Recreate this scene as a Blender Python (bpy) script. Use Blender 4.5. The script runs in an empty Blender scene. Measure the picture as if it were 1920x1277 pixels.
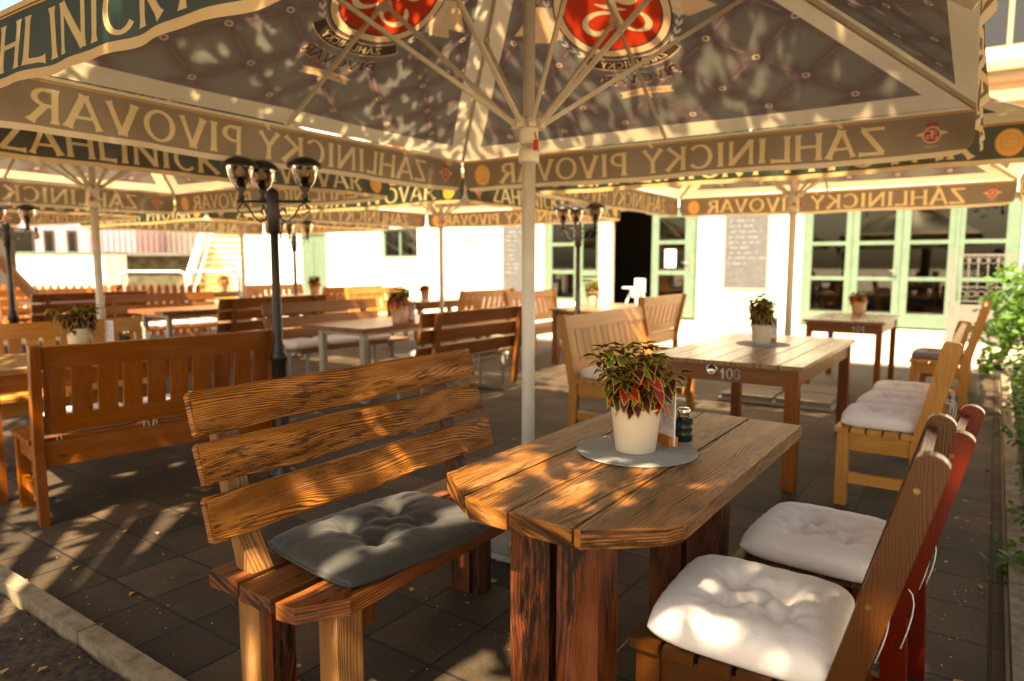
import bpy, bmesh, math, random
from mathutils import Vector, Matrix, noise
from mathutils.geometry import delaunay_2d_cdt
R = math.radians
random.seed(7)
scene = bpy.context.scene
C = scene.collection
PI = math.pi

# ------------------------------------------------------------------ camera
YAW = 35.0                       # the furniture rows run along +Y, the camera looks 35 degrees left of them
cam_d = bpy.data.cameras.new('camera')
cam = bpy.data.objects.new('camera', cam_d); C.objects.link(cam)
cam.location = (0, 0, 1.35)
cam.rotation_euler = (R(90 - 6.3), 0, R(YAW))
cam_d.sensor_width = 36; cam_d.lens = 36 * 1290 / 1920
cam_d.clip_start = .05; cam_d.clip_end = 500
cam_d.dof.use_dof = True; cam_d.dof.focus_distance = 2.15; cam_d.dof.aperture_fstop = 2.0
cam_d.dof.aperture_blades = 0
scene.camera = cam
# ------------------------------------------------------------------ world, sun, exposure
SUN_EL, SUN_AZ = 57.0, 170.0     # azimuth clockwise from +Y, the sun stands behind the camera
w = bpy.data.worlds.new('World'); scene.world = w; w.use_nodes = True
nt = w.node_tree; nt.nodes.clear()
sky = nt.nodes.new('ShaderNodeTexSky'); sky.sky_type = 'NISHITA'; sky.sun_disc = False
sky.sun_elevation = R(SUN_EL); sky.sun_rotation = R(SUN_AZ); sky.dust_density = 3.0; sky.air_density = 1.2
bg = nt.nodes.new('ShaderNodeBackground'); bg.inputs[1].default_value = .07
wo = nt.nodes.new('ShaderNodeOutputWorld')
nt.links.new(sky.outputs[0], bg.inputs[0]); nt.links.new(bg.outputs[0], wo.inputs[0])
sd = bpy.data.lights.new('sun', 'SUN'); sd.energy = 5.0; sd.angle = R(.53); sd.color = (1, .90, .74)
sun = bpy.data.objects.new('sun', sd); C.objects.link(sun)
sv = Vector((math.sin(R(SUN_AZ)) * math.cos(R(SUN_EL)), math.cos(R(SUN_AZ)) * math.cos(R(SUN_EL)), math.sin(R(SUN_EL))))
sun.rotation_euler = sv.to_track_quat('Z', 'Y').to_euler(); sun.location = sv * 60
vs = scene.view_settings
vs.view_transform = 'Standard'; vs.look = 'None'; vs.gamma = 1; vs.use_curve_mapping = False
vs.exposure = 2.36
vs.use_white_balance = True; vs.white_balance_temperature = 8300; vs.white_balance_tint = 8
scene.cycles.max_bounces = 10; scene.cycles.diffuse_bounces = 6; scene.cycles.transmission_bounces = 6
scene.cycles.transparent_max_bounces = 12; scene.cycles.sample_clamp_indirect = 6
scene.cycles.caustics_reflective = False; scene.cycles.caustics_refractive = False
scene.cycles.use_denoising = True

sY, cY = math.sin(R(YAW)), math.cos(R(YAW))
def cw(x, y, z=0):               # a point measured from the camera's heading, in world axes
    return Vector((x * cY - y * sY, x * sY + y * cY, z))

# ------------------------------------------------------------------ materials
MATS = {}
def newmat(name):
    m = bpy.data.materials.new(name); m.use_nodes = True
    m.node_tree.nodes.clear(); MATS[name] = m
    return m, m.node_tree
class N:
    def __init__(s, nt): s.nt = nt
    def n(s, t, **kw):
        x = s.nt.nodes.new('ShaderNode' + t)
        for k, v in kw.items(): setattr(x, k, v)
        return x
    def l(s, a, b): s.nt.links.new(a, b)
    def val(s, sock, v):
        if hasattr(v, 'is_output') or isinstance(v, bpy.types.NodeSocket): s.l(v, sock)
        else: sock.default_value = v
    def math(s, op, a, b=0.0, c=None):
        x = s.n('Math', operation=op); s.val(x.inputs[0], a); s.val(x.inputs[1], b)
        if c is not None: s.val(x.inputs[2], c)
        return x.outputs[0]
    def noise(s, vec, scale, detail=3, rough=.55, dist=0, dim='3D'):
        x = s.n('TexNoise', noise_dimensions=dim); s.l(vec, x.inputs['Vector'])
        x.inputs['Scale'].default_value = scale; x.inputs['Detail'].default_value = detail
        x.inputs['Roughness'].default_value = rough; x.inputs['Distortion'].default_value = dist
        return x.outputs[0]
    def ramp(s, f, stops):
        x = s.n('ValToRGB'); s.l(f, x.inputs[0]); e = x.color_ramp.elements
        while len(e) < len(stops): e.new(.5)
        for i, (p, c) in enumerate(stops):
            e[i].position = p; e[i].color = (c, c, c, 1) if isinstance(c, (int, float)) else tuple(c) + (1,)
        return x.outputs[0]
    def mix(s, f, a, b, bl='MIX'):
        x = s.n('MixRGB', blend_type=bl); s.val(x.inputs[0], f)
        for k, v in ((1, a), (2, b)):
            if isinstance(v, tuple): x.inputs[k].default_value = v + (1,) if len(v) == 3 else v
            else: s.l(v, x.inputs[k])
        return x.outputs[0]
    def mapping(s, vec, scale=(1, 1, 1), loc=(0, 0, 0)):
        x = s.n('Mapping'); s.l(vec, x.inputs[0]); x.inputs['Scale'].default_value = scale; x.inputs['Location'].default_value = loc
        return x.outputs[0]
    def bump(s, h, st, dist=.01):
        x = s.n('Bump'); s.l(h, x.inputs['Height']); x.inputs['Strength'].default_value = st; x.inputs['Distance'].default_value = dist
        return x.outputs[0]
    def out(s, sh):
        o = s.n('OutputMaterial'); s.l(sh, o.inputs[0])
    def bsdf(s, col, rough=.6, bump=None, spec=.4, metal=0, **kw):
        x = s.n('BsdfPrincipled')
        if isinstance(col, tuple): x.inputs['Base Color'].default_value = col + (1,)
        else: s.l(col, x.inputs['Base Color'])
        s.val(x.inputs['Roughness'], rough); x.inputs['Specular IOR Level'].default_value = spec; x.inputs['Metallic'].default_value = metal
        if bump is not None: s.l(bump, x.inputs['Normal'])
        for k, v in kw.items(): x.inputs[k].default_value = v
        return x.outputs[0]

def wood(name, light, dark, stain=(.02, .008, .003), stain_amt=.5, grain=1.0, rough=.5, ring=120, spec=.4, bumpst=.5, patch=.55, wa=6.0, contrast=1.0, knots=.7, worn=.3):
    """boards carry uv in metres with u along the grain; ring = growth lines per metre, wa = how much they wander"""
    m, t = newmat(name); k = N(t)
    uv = k.n('UVMap').outputs[0]
    sp = k.n('SeparateXYZ'); k.l(uv, sp.inputs[0])
    v = k.n('TexVoronoi'); k.l(k.mapping(uv, (1.9, 7, 1), (.3, .7, 0)), v.inputs['Vector']); v.inputs['Scale'].default_value = 1
    kd = v.outputs['Distance']; kn = k.ramp(kd, [(.025, 1), (.07, 0)]); kb = k.ramp(kd, [(.0, 1), (.28, 0)])
    w1 = k.noise(k.mapping(uv, (.9, 5.5, 1)), 1.0, 2, .45); w2 = k.noise(k.mapping(uv, (7, 40, 1)), 1.0, 3, .5)
    cc = k.math('ADD', k.math('MULTIPLY', sp.outputs[1], ring), k.math('MULTIPLY', w1, wa * 2.4))
    cc = k.math('ADD', cc, k.math('MULTIPLY', w2, .8)); cc = k.math('ADD', cc, k.math('MULTIPLY', kb, 3.0 * knots))
    s1 = k.math('MULTIPLY_ADD', k.math('SINE', k.math('MULTIPLY', cc, 6.283)), .5, .5)
    s1 = k.ramp(s1, [(0, 0), (.5, .18), (.85, .8), (1, 1)])
    amp = k.ramp(k.noise(k.mapping(uv, (1.5, 14, 1), (4, 1, 0)), 1.0, 3), [(.3, .25), (.7, 1)])
    fine = k.noise(k.mapping(uv, (5, 330, 1)), 1.0, 4, .65)
    soft = k.noise(k.mapping(uv, (1.4, 11, 1), (7, 3, 0)), 1.0, 4, .6)
    g = k.math('ADD', k.math('MULTIPLY', k.math('MULTIPLY', s1, amp), .55 * contrast), k.math('ADD', k.math('MULTIPLY', fine, .35), k.math('MULTIPLY', soft, .35)))
    col = k.mix(k.ramp(g, [(.22, 0), (.76, 1)]), light, dark)
    rnd = k.n('NewGeometry').outputs['Random Per Island']
    tone = k.math('MULTIPLY_ADD', rnd, .45, .75)
    hue = k.n('HueSaturation'); k.l(col, hue.inputs['Color']); k.l(tone, hue.inputs['Value']); hue.inputs['Saturation'].default_value = 1.05
    col = hue.outputs[0]
    wl = k.ramp(k.noise(k.mapping(uv, (3.5, 16, 1), (11, 5, 0)), 1.0, 5, .65), [(.46, 0), (.68, 1)])
    col = k.mix(k.math('MULTIPLY', wl, worn), col, tuple(min(1, c * 1.25 + .05) for c in light))
    # worn dark patches with their own shape, streaked along the grain
    p = k.noise(k.mapping(uv, (9, 62, 1), (3.1, 7.7, 0)), 1.0, 9, .76)
    p = k.ramp(p, [(patch, 0), (patch + .06, 1)])
    p = k.math('MULTIPLY', p, k.ramp(k.noise(k.mapping(uv, (2.6, 9, 1), (9, 2, 0)), 1.0, 3), [(.42, 0), (.58, 1)]))
    col = k.mix(k.math('MULTIPLY', p, stain_amt), col, stain)
    col = k.mix(k.math('MULTIPLY', kn, knots), col, stain)
    h = k.math('ADD', k.math('MULTIPLY', g, -1.0 * grain), k.math('MULTIPLY', p, -.5))
    r = k.math('MULTIPLY_ADD', g, .25, rough - .1)
    k.out(k.bsdf(col, r, k.bump(h, bumpst, .004), spec))
    return m

W_BENCH = wood('wood_weathered_honey', (.66, .24, .044), (.09, .020, .004), stain=(.022, .007, .003), stain_amt=.8, ring=165, wa=13, rough=.44, bumpst=1.2, patch=.52, contrast=1.25, worn=.35, knots=.6)
W_TOP = wood('wood_tabletop', (.31, .118, .028), (.038, .012, .0035), stain_amt=.85, ring=105, wa=9, rough=.38, bumpst=.9, contrast=1.25, patch=.50, spec=.22, worn=.45)
W_LEG = wood('wood_charred_leg', (.20, .042, .007), (.012, .0035, .0015), stain=(.005, .002, .001), stain_amt=1.0, ring=110, wa=7, rough=.4, patch=.45, worn=.35)
W_SEAT = wood('wood_bench_seat', (.22, .066, .017), (.04, .010, .003), stain_amt=.9, ring=130, rough=.42, patch=.49)
W_POST = wood('wood_pale_post', (.34, .155, .052), (.13, .048, .014), stain_amt=.25, ring=110, rough=.55)
W_PINE = wood('wood_pine_varnish', (.24, .068, .011), (.12, .030, .005), stain_amt=.5, ring=60, rough=.33, bumpst=.12, patch=.6, contrast=.6)
W_PINE2 = wood('wood_pine_light', (.50, .225, .062), (.34, .135, .03), stain_amt=.3, ring=60, rough=.38, bumpst=.12, patch=.62, contrast=.6)
W_CHAIR = wood('wood_chair_brown', (.070, .022, .005), (.034, .010, .003), stain_amt=.4, ring=150, rough=.3, bumpst=.2, patch=.6, worn=.0, contrast=.7, spec=.3)
W_RED = wood('wood_chair_red', (.125, .011, .004), (.06, .005, .002), stain_amt=.3, ring=220, rough=.3, bumpst=.25, patch=.62, worn=.0, contrast=.7, spec=.3)
W_BROWN = wood('wood_terrace_brown', (.20, .068, .018), (.105, .030, .008), stain_amt=.4, ring=90, rough=.32, bumpst=.15, patch=.6, contrast=.7)
W_OLD = wood('wood_grey_tabletop', (.30, .17, .08), (.09, .045, .018), stain_amt=.7, ring=120, rough=.20, bumpst=.35, patch=.5, spec=.7)
W_ORANGE = wood('wood_picket_orange', (.40, .10, .012), (.26, .06, .008), stain_amt=.2, ring=60, rough=.5)

def plain(name, col, rough=.5, metal=0, spec=.4, var=.12, scale=30, bump=.1, **kw):
    m, t = newmat(name); k = N(t)
    oc = k.n('TexCoord').outputs['Object']
    f = k.noise(oc, scale, 5, .6)
    dk = tuple(c * (1 - var * 1.6) for c in col); lt = tuple(min(1, c * (1 + var)) for c in col)
    k.out(k.bsdf(k.mix(k.ramp(f, [(.3, 0), (.7, 1)]), dk, lt), rough, k.bump(f, bump, .003) if bump else None, spec, metal, **kw))
    return m
M_WHITE = plain('painted_white_metal', (.62, .56, .47), .38, var=.06, scale=9)
M_IRON = plain('black_cast_iron', (.018, .013, .010), .38, metal=.2, var=.2)
M_STEEL = plain('grey_steel', (.36, .33, .29), .4, metal=.3, var=.1)
M_POT = plain('cream_ceramic', (.74, .60, .44), .42, var=.04, scale=5, bump=.02)
M_TERRA = plain('rosy_ceramic', (.68, .42, .27), .5, var=.06)
M_CONC = plain('concrete_slab', (.20, .17, .135), .85, var=.2, scale=25, bump=.3)
M_KERB = plain('kerb_concrete', (.19, .14, .085), .9, var=.3, scale=18, bump=.5)
M_FRAME = plain('umbrella_frame_metal', (.54, .47, .38), .42, var=.08, scale=6)
M_PAPER = plain('menu_paper', (.78, .74, .72), .7, var=.02, bump=0)
M_INK = plain('ink_grey', (.25, .23, .28), .7, var=.1, bump=0)
M_TIN = plain('dark_green_tin', (.022, .032, .024), .35, metal=.3, var=.1)
M_CHROME = plain('shiny_lid', (.6, .55, .48), .18, metal=1, var=.05)
M_HOLDER = wood('wood_beech_block', (.56, .20, .05), (.42, .14, .035), stain_amt=.05, ring=200, contrast=.4, rough=.4, bumpst=.05)
M_GREENP = plain('green_painted_joinery', (.098, .150, .105), .45, var=.1, scale=6, bump=.05)
M_RENDER = plain('white_wall_render', (.80, .74, .66), .9, var=.05, scale=12, bump=.2)
M_LILAC = plain('lilac_wall_render', (.30, .21, .25), .9, var=.07, scale=8, bump=.2)
M_CREAM = plain('cream_cornice', (.40, .26, .145), .85, var=.05, scale=10, bump=.1)
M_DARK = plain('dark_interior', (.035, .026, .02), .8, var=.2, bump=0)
M_SLATE = plain('blackboard_slate', (.075, .075, .08), .8, var=.15, scale=10, bump=.05)
M_CHALK = plain('chalk', (.30, .29, .29), .9, var=.05, bump=0)
M_PAINTW = plain('white_paint_number', (.72, .66, .60), .6, var=.08, bump=0)
M_YELLOW = plain('yellow_step_paint', (.40, .26, .01), .6, var=.1)
M_GALV = plain('galvanised_rail', (.62, .58, .54), .4, metal=.3, var=.1)
M_GREYW = plain('grey_plaster', (.13, .115, .105), .85, var=.12, scale=8, bump=.2)
M_MOSS = plain('mossy_wall', (.10, .085, .045), .9, var=.5, scale=4, bump=.2)
M_BARK = plain('bark', (.11, .075, .045), .9, var=.4, scale=25, bump=.8)
M_SKIN = plain('skin', (.55, .30, .21), .5, var=.05, bump=0)
M_SHOE = plain('black_shoe', (.03, .022, .022), .5, var=.1)
M_CLOTH = plain('blue_shirt', (.10, .14, .24), .8, var=.1)
M_BRASS = plain('screw_metal', (.22, .15, .07), .3, metal=.9, var=.1)
M_REDP = plain('red_plastic', (.45, .02, .015), .4, var=.05, bump=0)
M_BULB = plain('opal_bulb', (.35, .28, .22), .2, var=.03, bump=0)
M_TIE = plain('cotton_tie', (.72, .68, .64), .8, var=.05)
M_SOIL = plain('soil', (.045, .026, .013), .95, var=.6, scale=35, bump=.9)
M_DRYLEAF = plain('dry_leaf', (.42, .20, .06), .7, var=.5, scale=3, bump=0)
M_SEED = plain('yellow_seed', (.6, .38, .10), .7, var=.3, bump=0)

def cloth(name, col, rough=.85, sheen=.3, wr=.5, fine=600, spec=.2):
    m, t = newmat(name); k = N(t); oc = k.n('TexCoord').outputs['Object']
    a = k.noise(oc, 11, 5, .62, 1.6); b = k.noise(oc, fine, 2)
    h = k.math('ADD', a, k.math('MULTIPLY', b, .14))
    c = k.mix(k.ramp(k.noise(oc, 6, 3), [(.35, 0), (.7, 1)]), tuple(x * .9 for x in col), col)
    k.out(k.bsdf(c, rough, k.bump(h, wr, .006), spec, **{'Sheen Weight': sheen}))
    return m
F_WHITE = cloth('white_cotton', (.74, .66, .62), wr=.85)
F_GREY = cloth('grey_green_canvas', (.030, .029, .024), .6, .15, .7, spec=.35)
F_DGREY = cloth('dark_grey_cotton', (.16, .14, .14))

def fabric(name, front, back, trans, tw=.45, quilt=False):
    """printed umbrella cloth: print side out, the paler back of the cloth in, some light through"""
    m, t = newmat(name); k = N(t)
    g = k.n('NewGeometry')
    fc, bc, tc = front, back, trans
    oc = k.n('TexCoord').outputs['Object']
    if quilt:
        uv = k.n('UVMap').outputs[0]; s = k.n('SeparateXYZ'); k.l(uv, s.inputs[0])
        A = k.math('ADD', k.math('DIVIDE', s.outputs[0], .50), k.math('DIVIDE', s.outputs[1], .42))
        Bq = k.math('SUBTRACT', k.math('DIVIDE', s.outputs[0], .50), k.math('DIVIDE', s.outputs[1], .42))
        fa = k.math('SUBTRACT', k.math('FRACT', A), .5); fb = k.math('SUBTRACT', k.math('FRACT', Bq), .5)
        da = k.math('SUBTRACT', .5, k.math('ABSOLUTE', fa)); db = k.math('SUBTRACT', .5, k.math('ABSOLUTE', fb))
        edge = k.math('MINIMUM', da, db)                  # 0 on the seams, .5 at cell centres
        soft = k.ramp(edge, [(.02, 0), (.24, 1)])
        mx = k.math('MAXIMUM', da, db)
        line = k.math('MULTIPLY', k.ramp(edge, [(.0, 1), (.011, 1), (.016, 0)]), k.ramp(mx, [(.22, 0), (.28, 1)]))
        # little four-lobed scroll where seams cross
        r = k.math('SQRT', k.math('ADD', k.math('MULTIPLY', da, da), k.math('MULTIPLY', db, db)))
        lob = k.math('ABSOLUTE', k.math('SUBTRACT', r, .052))
        l2 = k.math('MULTIPLY', k.ramp(lob, [(.0, 1), (.016, 1), (.022, 0)]), k.ramp(edge, [(.0, 1), (.035, 1), (.045, 0)]))
        ctr = k.ramp(r, [(.0, 1), (.018, 1), (.024, 0)])
        orn = l2
        def q(lo, hi, li, o):
            c = k.mix(soft, lo, hi); c = k.mix(k.math('MULTIPLY', line, .6), c, li); return k.mix(orn, c, o)
        fc = q((.004, .02, .018), front, (.2, .18, .1), (.5, .36, .16))
        bc = q(tuple(x * f for x, f in zip(back, (.80, .66, .70))), back, (.32, .25, .18), (.50, .38, .24))
        tc = q(tuple(x * f for x, f in zip(trans, (.75, .50, .62))), trans, (.28, .20, .13), (.45, .32, .18))
    dirt = k.ramp(k.noise(oc, 2.2, 5, .6), [(.3, .82), (.7, 1)])
    def shade(c):
        return k.mix(1.0, c, dirt, 'MULTIPLY')
    cc = k.mix(g.outputs['Backfacing'], shade(fc), shade(bc))
    bmp = k.bump(k.noise(oc, 5, 3, .5, .4), .25, .03)
    d = k.n('BsdfDiffuse'); k.l(cc, d.inputs[0]); k.l(bmp, d.inputs['Normal'])
    tr = k.n('BsdfTranslucent'); k.l(bmp, tr.inputs['Normal'])
    k.l(shade(tc), tr.inputs[0])
    gl = k.n('BsdfGlossy'); gl.inputs['Roughness'].default_value = .35; gl.inputs[0].default_value = (.9, .85, .7, 1)
    mx = k.n('MixShader'); mx.inputs[0].default_value = tw; k.l(d.outputs[0], mx.inputs[1]); k.l(tr.outputs[0], mx.inputs[2])
    m2 = k.n('MixShader'); m2.inputs[0].default_value = .03; k.l(mx.outputs[0], m2.inputs[1]); k.l(gl.outputs[0], m2.inputs[2])
    k.out(m2.outputs[0])
    return m
FAB = [
 fabric('cloth_field_quilted', (.004, .030, .022), (.34, .305, .255), (.125, .112, .085), quilt=True),
 fabric('cloth_cream_border', (.56, .36, .15), (.74, .62, .45), (.54, .41, .25), .5),
 fabric('cloth_gold_letters', (.54, .38, .17), (.74, .58, .34), (.56, .40, .18), .5),
 fabric('cloth_red', (.42, .02, .012), (.34, .035, .018), (.40, .028, .01), .5),
 fabric('cloth_dark_outline', (.006, .012, .012), (.09, .045, .038), (.06, .03, .02)),
 fabric('cloth_orange', (.62, .24, .02), (.66, .33, .09), (.6, .26, .04)),
 fabric('cloth_peach', (.72, .48, .28), (.66, .44, .26), (.6, .34, .16), .5),
 fabric('cloth_field_plain', (.0035, .026, .018), (.30, .225, .165), (.14, .10, .062)),
 fabric('cloth_white_print', (.7, .62, .52), (.62, .52, .42), (.5, .4, .28), .5),
]
fQ, fB, fL, fR, fD, fO, fP, fF, fW = range(9)

def glassmat(name, tint=(.9, .92, .9), rough=.02, refl=1.0):
    m, t = newmat(name); k = N(t)
    tr = k.n('BsdfTransparent'); tr.inputs[0].default_value = tint + (1,)
    gl = k.n('BsdfGlossy'); gl.inputs['Roughness'].default_value = rough
    fr = k.n('Fresnel'); fr.inputs[0].default_value = 1.5
    f = k.math('MINIMUM', k.math('MULTIPLY', fr.outputs[0], refl), 1.0)
    mx = k.n('MixShader'); k.l(f, mx.inputs[0]); k.l(tr.outputs[0], mx.inputs[1]); k.l(gl.outputs[0], mx.inputs[2])
    k.out(mx.outputs[0]); return m
G_WIN = glassmat('window_glass', (.55, .55, .5), .02, 1.6)
G_LAMP = glassmat('lamp_glass', (.80, .72, .60), .08, .7)

def leafmat(name, c1, c2, trans, tw=.35, rough=.45):
    m, t = newmat(name); k = N(t)
    r = k.n('NewGeometry').outputs['Random Per Island']
    c = k.mix(r, c1, c2)
    b = k.bsdf(c, rough, None, .4)
    tr = k.n('BsdfTranslucent'); tr.inputs[0].default_value = trans + (1,)
    mx = k.n('MixShader'); mx.inputs[0].default_value = tw; k.l(b, mx.inputs[1]); k.l(tr.outputs[0], mx.inputs[2])
    k.out(mx.outputs[0]); return m
L_TREE = leafmat('tree_leaves', (.035, .075, .015), (.07, .11, .02), (.12, .2, .02), .3)
L_BUSH = leafmat('bush_leaves', (.03, .09, .012), (.09, .19, .025), (.14, .30, .03), .35)
L_LOW = leafmat('groundcover_leaves', (.03, .075, .015), (.07, .14, .02), (.1, .2, .02), .3)
L_MAROON = leafmat('coleus_maroon', (.045, .006, .010), (.085, .010, .012), (.16, .012, .01), .25)
L_RED = leafmat('coleus_red', (.34, .010, .012), (.48, .02, .016), (.5, .02, .01), .3)
L_RIM = leafmat('coleus_lime_edge', (.33, .30, .035), (.48, .36, .04), (.45, .4, .05), .3)
L_GRN = leafmat('coleus_green', (.11, .13, .018), (.18, .19, .03), (.2, .22, .02), .3)
L_STEM = leafmat('plant_stem', (.16, .15, .03), (.2, .18, .04), (.2, .2, .03), .1)

# paving: concrete flags of about 31 cm
def paving():
    m, t = newmat('concrete_flags'); k = N(t)
    g = k.n('NewGeometry').outputs['Position']
    br = k.n('TexBrick'); br.offset = 0; br.squash = 1
    k.l(k.mapping(g, (1, 1, 1), (3.655 + 31, -1.335 + 30.5, 0)), br.inputs['Vector'])
    br.inputs['Scale'].default_value = 1; br.inputs['Brick Width'].default_value = .31; br.inputs['Row Height'].default_value = .305
    br.inputs['Mortar Size'].default_value = .007; br.inputs['Mortar Smooth'].default_value = .35
    br.inputs['Color1'].default_value = (.026, .017, .009, 1); br.inputs['Color2'].default_value = (.064, .041, .022, 1)
    br.inputs['Mortar'].default_value = (.008, .005, .003, 1); br.inputs['Bias'].default_value = 0
    a = k.noise(g, 2.2, 5, .6); b = k.noise(g, 55, 4, .7); c = k.noise(g, 420, 2, .7)
    col = k.mix(.85, br.outputs['Color'], k.ramp(a, [(.3, (.42, .4, .38)), (.7, (1.6, 1.5, 1.3))]), 'MULTIPLY')
    col = k.mix(.8, col, k.ramp(b, [(.3, (.6, .6, .6)), (.72, (1.35, 1.3, 1.2))]), 'MULTIPLY')
    col = k.mix(.5, col, k.ramp(c, [(.35, (.6, .6, .6)), (.7, (1.5, 1.45, 1.4))]), 'MULTIPLY')
    h = k.math('ADD', k.math('MULTIPLY', br.outputs['Fac'], -1.0), k.math('ADD', k.math('MULTIPLY', b, .35), k.math('MULTIPLY', c, .2)))
    k.out(k.bsdf(col, .75, k.bump(h, 1.0, .008), .35))
    return m
M_PAVE = paving()
m_, t_ = newmat('pale_courtyard'); k_ = N(t_); g_ = k_.n('NewGeometry').outputs['Position']
k_.out(k_.bsdf(k_.mix(k_.noise(g_, 3, 5, .6), (.44, .37, .28), (.58, .49, .37)), .9, k_.bump(k_.noise(g_, 60, 4), .3, .01), .2))
M_YARD = m_

# ------------------------------------------------------------------ mesh helpers
class BM:
    def __init__(s):
        s.bm = bmesh.new(); s.uv = s.bm.loops.layers.uv.new('UVMap')
    def face(s, vs_, uvs=None, mi=0, smooth=False):
        try: f = s.bm.faces.new(vs_)
        except ValueError: return None
        f.material_index = mi; f.smooth = smooth
        if uvs:
            for l, u in zip(f.loops, uvs): l[s.uv].uv = u
        return f
    def board(s, p0, p1, wd, th, up=(0, 0, 1), mi=0):
        """plank from p0 to p1 (centre line); wd across, th along `up`"""
        p0, p1, up = Vector(p0), Vector(p1), Vector(up)
        a = (p1 - p0); L = a.length; a.normalize(); sd_ = a.cross(up).normalized(); u = sd_.cross(a).normalized()
        ox, oy = random.random() * 40, random.random() * 40
        V = {}
        for i, p in enumerate((p0, p1)):
            for j in (-1, 1):
                for k in (-1, 1):
                    V[i, j, k] = s.bm.verts.new(p + sd_ * (j * wd / 2) + u * (k * th / 2))
        def q(keys, uvf): s.face([V[k] for k in keys], [uvf(*k) for k in keys], mi)
        fx = lambda i: ox + i * L
        for k, o in ((1, 0), (-1, .5)):
            ks = [(0, -1, k), (0, 1, k), (1, 1, k), (1, -1, k)]
            if k < 0: ks.reverse()
            q(ks[::-1] if False else ks[::1], lambda i, j, kk: (fx(i), oy + o + j * wd / 2))
        for j, o in ((1, 1.1), (-1, 1.6)):
            ks = [(0, j, -1), (1, j, -1), (1, j, 1), (0, j, 1)]
            if j < 0: ks.reverse()
            q(ks, lambda i, jj, kk: (fx(i), oy + o + kk * th / 2))
        for i in (0, 1):
            ks = [(i, -1, -1), (i, 1, -1), (i, 1, 1), (i, -1, 1)]
            if i == 1: ks.reverse()
            q(ks, lambda ii, jj, kk: (ox + 3 + ii * .7 + kk * th / 2 * .3, oy + jj * wd / 2))
    def prism(s, pts, h0, h1, plane='xy', along='y', mi=0):
        """extrude an outline; plane xy -> extruded in z, plane xz -> extruded in y"""
        ox, oy = random.random() * 40, random.random() * 40
        def P(p, h): return Vector((p[0], p[1], h)) if plane == 'xy' else Vector((p[0], h, p[1]))
        A = [s.bm.verts.new(P(p, h0)) for p in pts]; Bv = [s.bm.verts.new(P(p, h1)) for p in pts]
        def uvp(p): return (ox + p[1], oy + p[0]) if along in ('y', 'z') else (ox + p[0], oy + p[1])
        s.face(A[::-1], [uvp(p) for p in pts][::-1], mi); s.face(Bv, [uvp(p) for p in pts], mi)
        n = len(pts)
        for i in range(n):
            j = (i + 1) % n
            a_, b_ = uvp(pts[i]), uvp(pts[j])
            hh = h1 - h0
            if abs(b_[0] - a_[0]) >= abs(b_[1] - a_[1]) * .8: U = [(a_[0], oy + .7), (b_[0], oy + .7), (b_[0], oy + .7 + hh), (a_[0], oy + .7 + hh)]
            else: U = [(a_[1] * .35, ox + .3 + a_[1] * .12), (b_[1] * .35, ox + .3 + b_[1] * .12), (b_[1] * .35, ox + .3 + b_[1] * .12 + hh * .4), (a_[1] * .35, ox + .3 + a_[1] * .12 + hh * .4)]
            s.face([A[i], A[j], Bv[j], Bv[i]], U, mi)
    def box(s, x0, x1, y0, y1, z0, z1, mi=0):
        d = (x1 - x0, y1 - y0, z1 - z0); c = Vector(((x0 + x1) / 2, (y0 + y1) / 2, (z0 + z1) / 2))
        ax = max(range(3), key=lambda i: d[i]); h = Vector((0, 0, 0)); h[ax] = d[ax] / 2
        up = (0, 0, 1) if ax != 2 else (0, 1, 0)
        if ax == 0: wd, th = d[1], d[2]
        elif ax == 1: wd, th = d[0], d[2]
        else: wd, th = d[0], d[1]
        s.board(c - h, c + h, wd, th, up, mi)
    def tube(s, pts, r, seg=8, mi=0, cap=True, smooth=True):
        pts = [Vector(p) for p in pts]; rs = r if isinstance(r, (list, tuple)) else [r] * len(pts)
        rings = []; up = Vector((0, 0, 1)); prev = None
        for i, p in enumerate(pts):
            d = (pts[min(i + 1, len(pts) - 1)] - pts[max(i - 1, 0)]).normalized()
            if prev is None:
                x = d.cross(up if abs(d.z) < .95 else Vector((1, 0, 0))).normalized()
            else:
                x = (prev - d * prev.dot(d)); x = x.normalized() if x.length > 1e-6 else d.orthogonal().normalized()
            prev = x; y = d.cross(x)
            rings.append([s.bm.verts.new(p + (x * math.cos(2 * PI * k / seg) + y * math.sin(2 * PI * k / seg)) * rs[i]) for k in range(seg)])
        for i in range(len(rings) - 1):
            for k in range(seg):
                k2 = (k + 1) % seg
                s.face([rings[i][k], rings[i][k2], rings[i + 1][k2], rings[i + 1][k]], [(i * .1, k * .01)] * 4, mi, smooth)
        if cap:
            s.face(rings[0][::-1], None, mi); s.face(rings[-1], None, mi)
    def lathe(s, prof, c=(0, 0, 0), seg=24, mi=0, smooth=True, cap=True):
        rings = [[s.bm.verts.new(Vector(c) + Vector((r * math.cos(2 * PI * k / seg), r * math.sin(2 * PI * k / seg), z))) for k in range(seg)] for r, z in prof]
        for i in range(len(rings) - 1):
            for k in range(seg):
                k2 = (k + 1) % seg
                s.face([rings[i][k], rings[i][k2], rings[i + 1][k2], rings[i + 1][k]], None, mi, smooth)
        if cap:
            if prof[0][0] > 1e-5: s.face(rings[0][::-1], None, mi)
            if prof[-1][0] > 1e-5: s.face(rings[-1], None, mi)
    def bevel(s, off=.004, seg=2):
        es = [e for e in s.bm.edges if len(e.link_faces) == 2 and e.calc_face_angle(0) > .5]
        bmesh.ops.bevel(s.bm, geom=es, offset=off, segments=seg, affect='EDGES', clamp_overlap=True)
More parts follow.
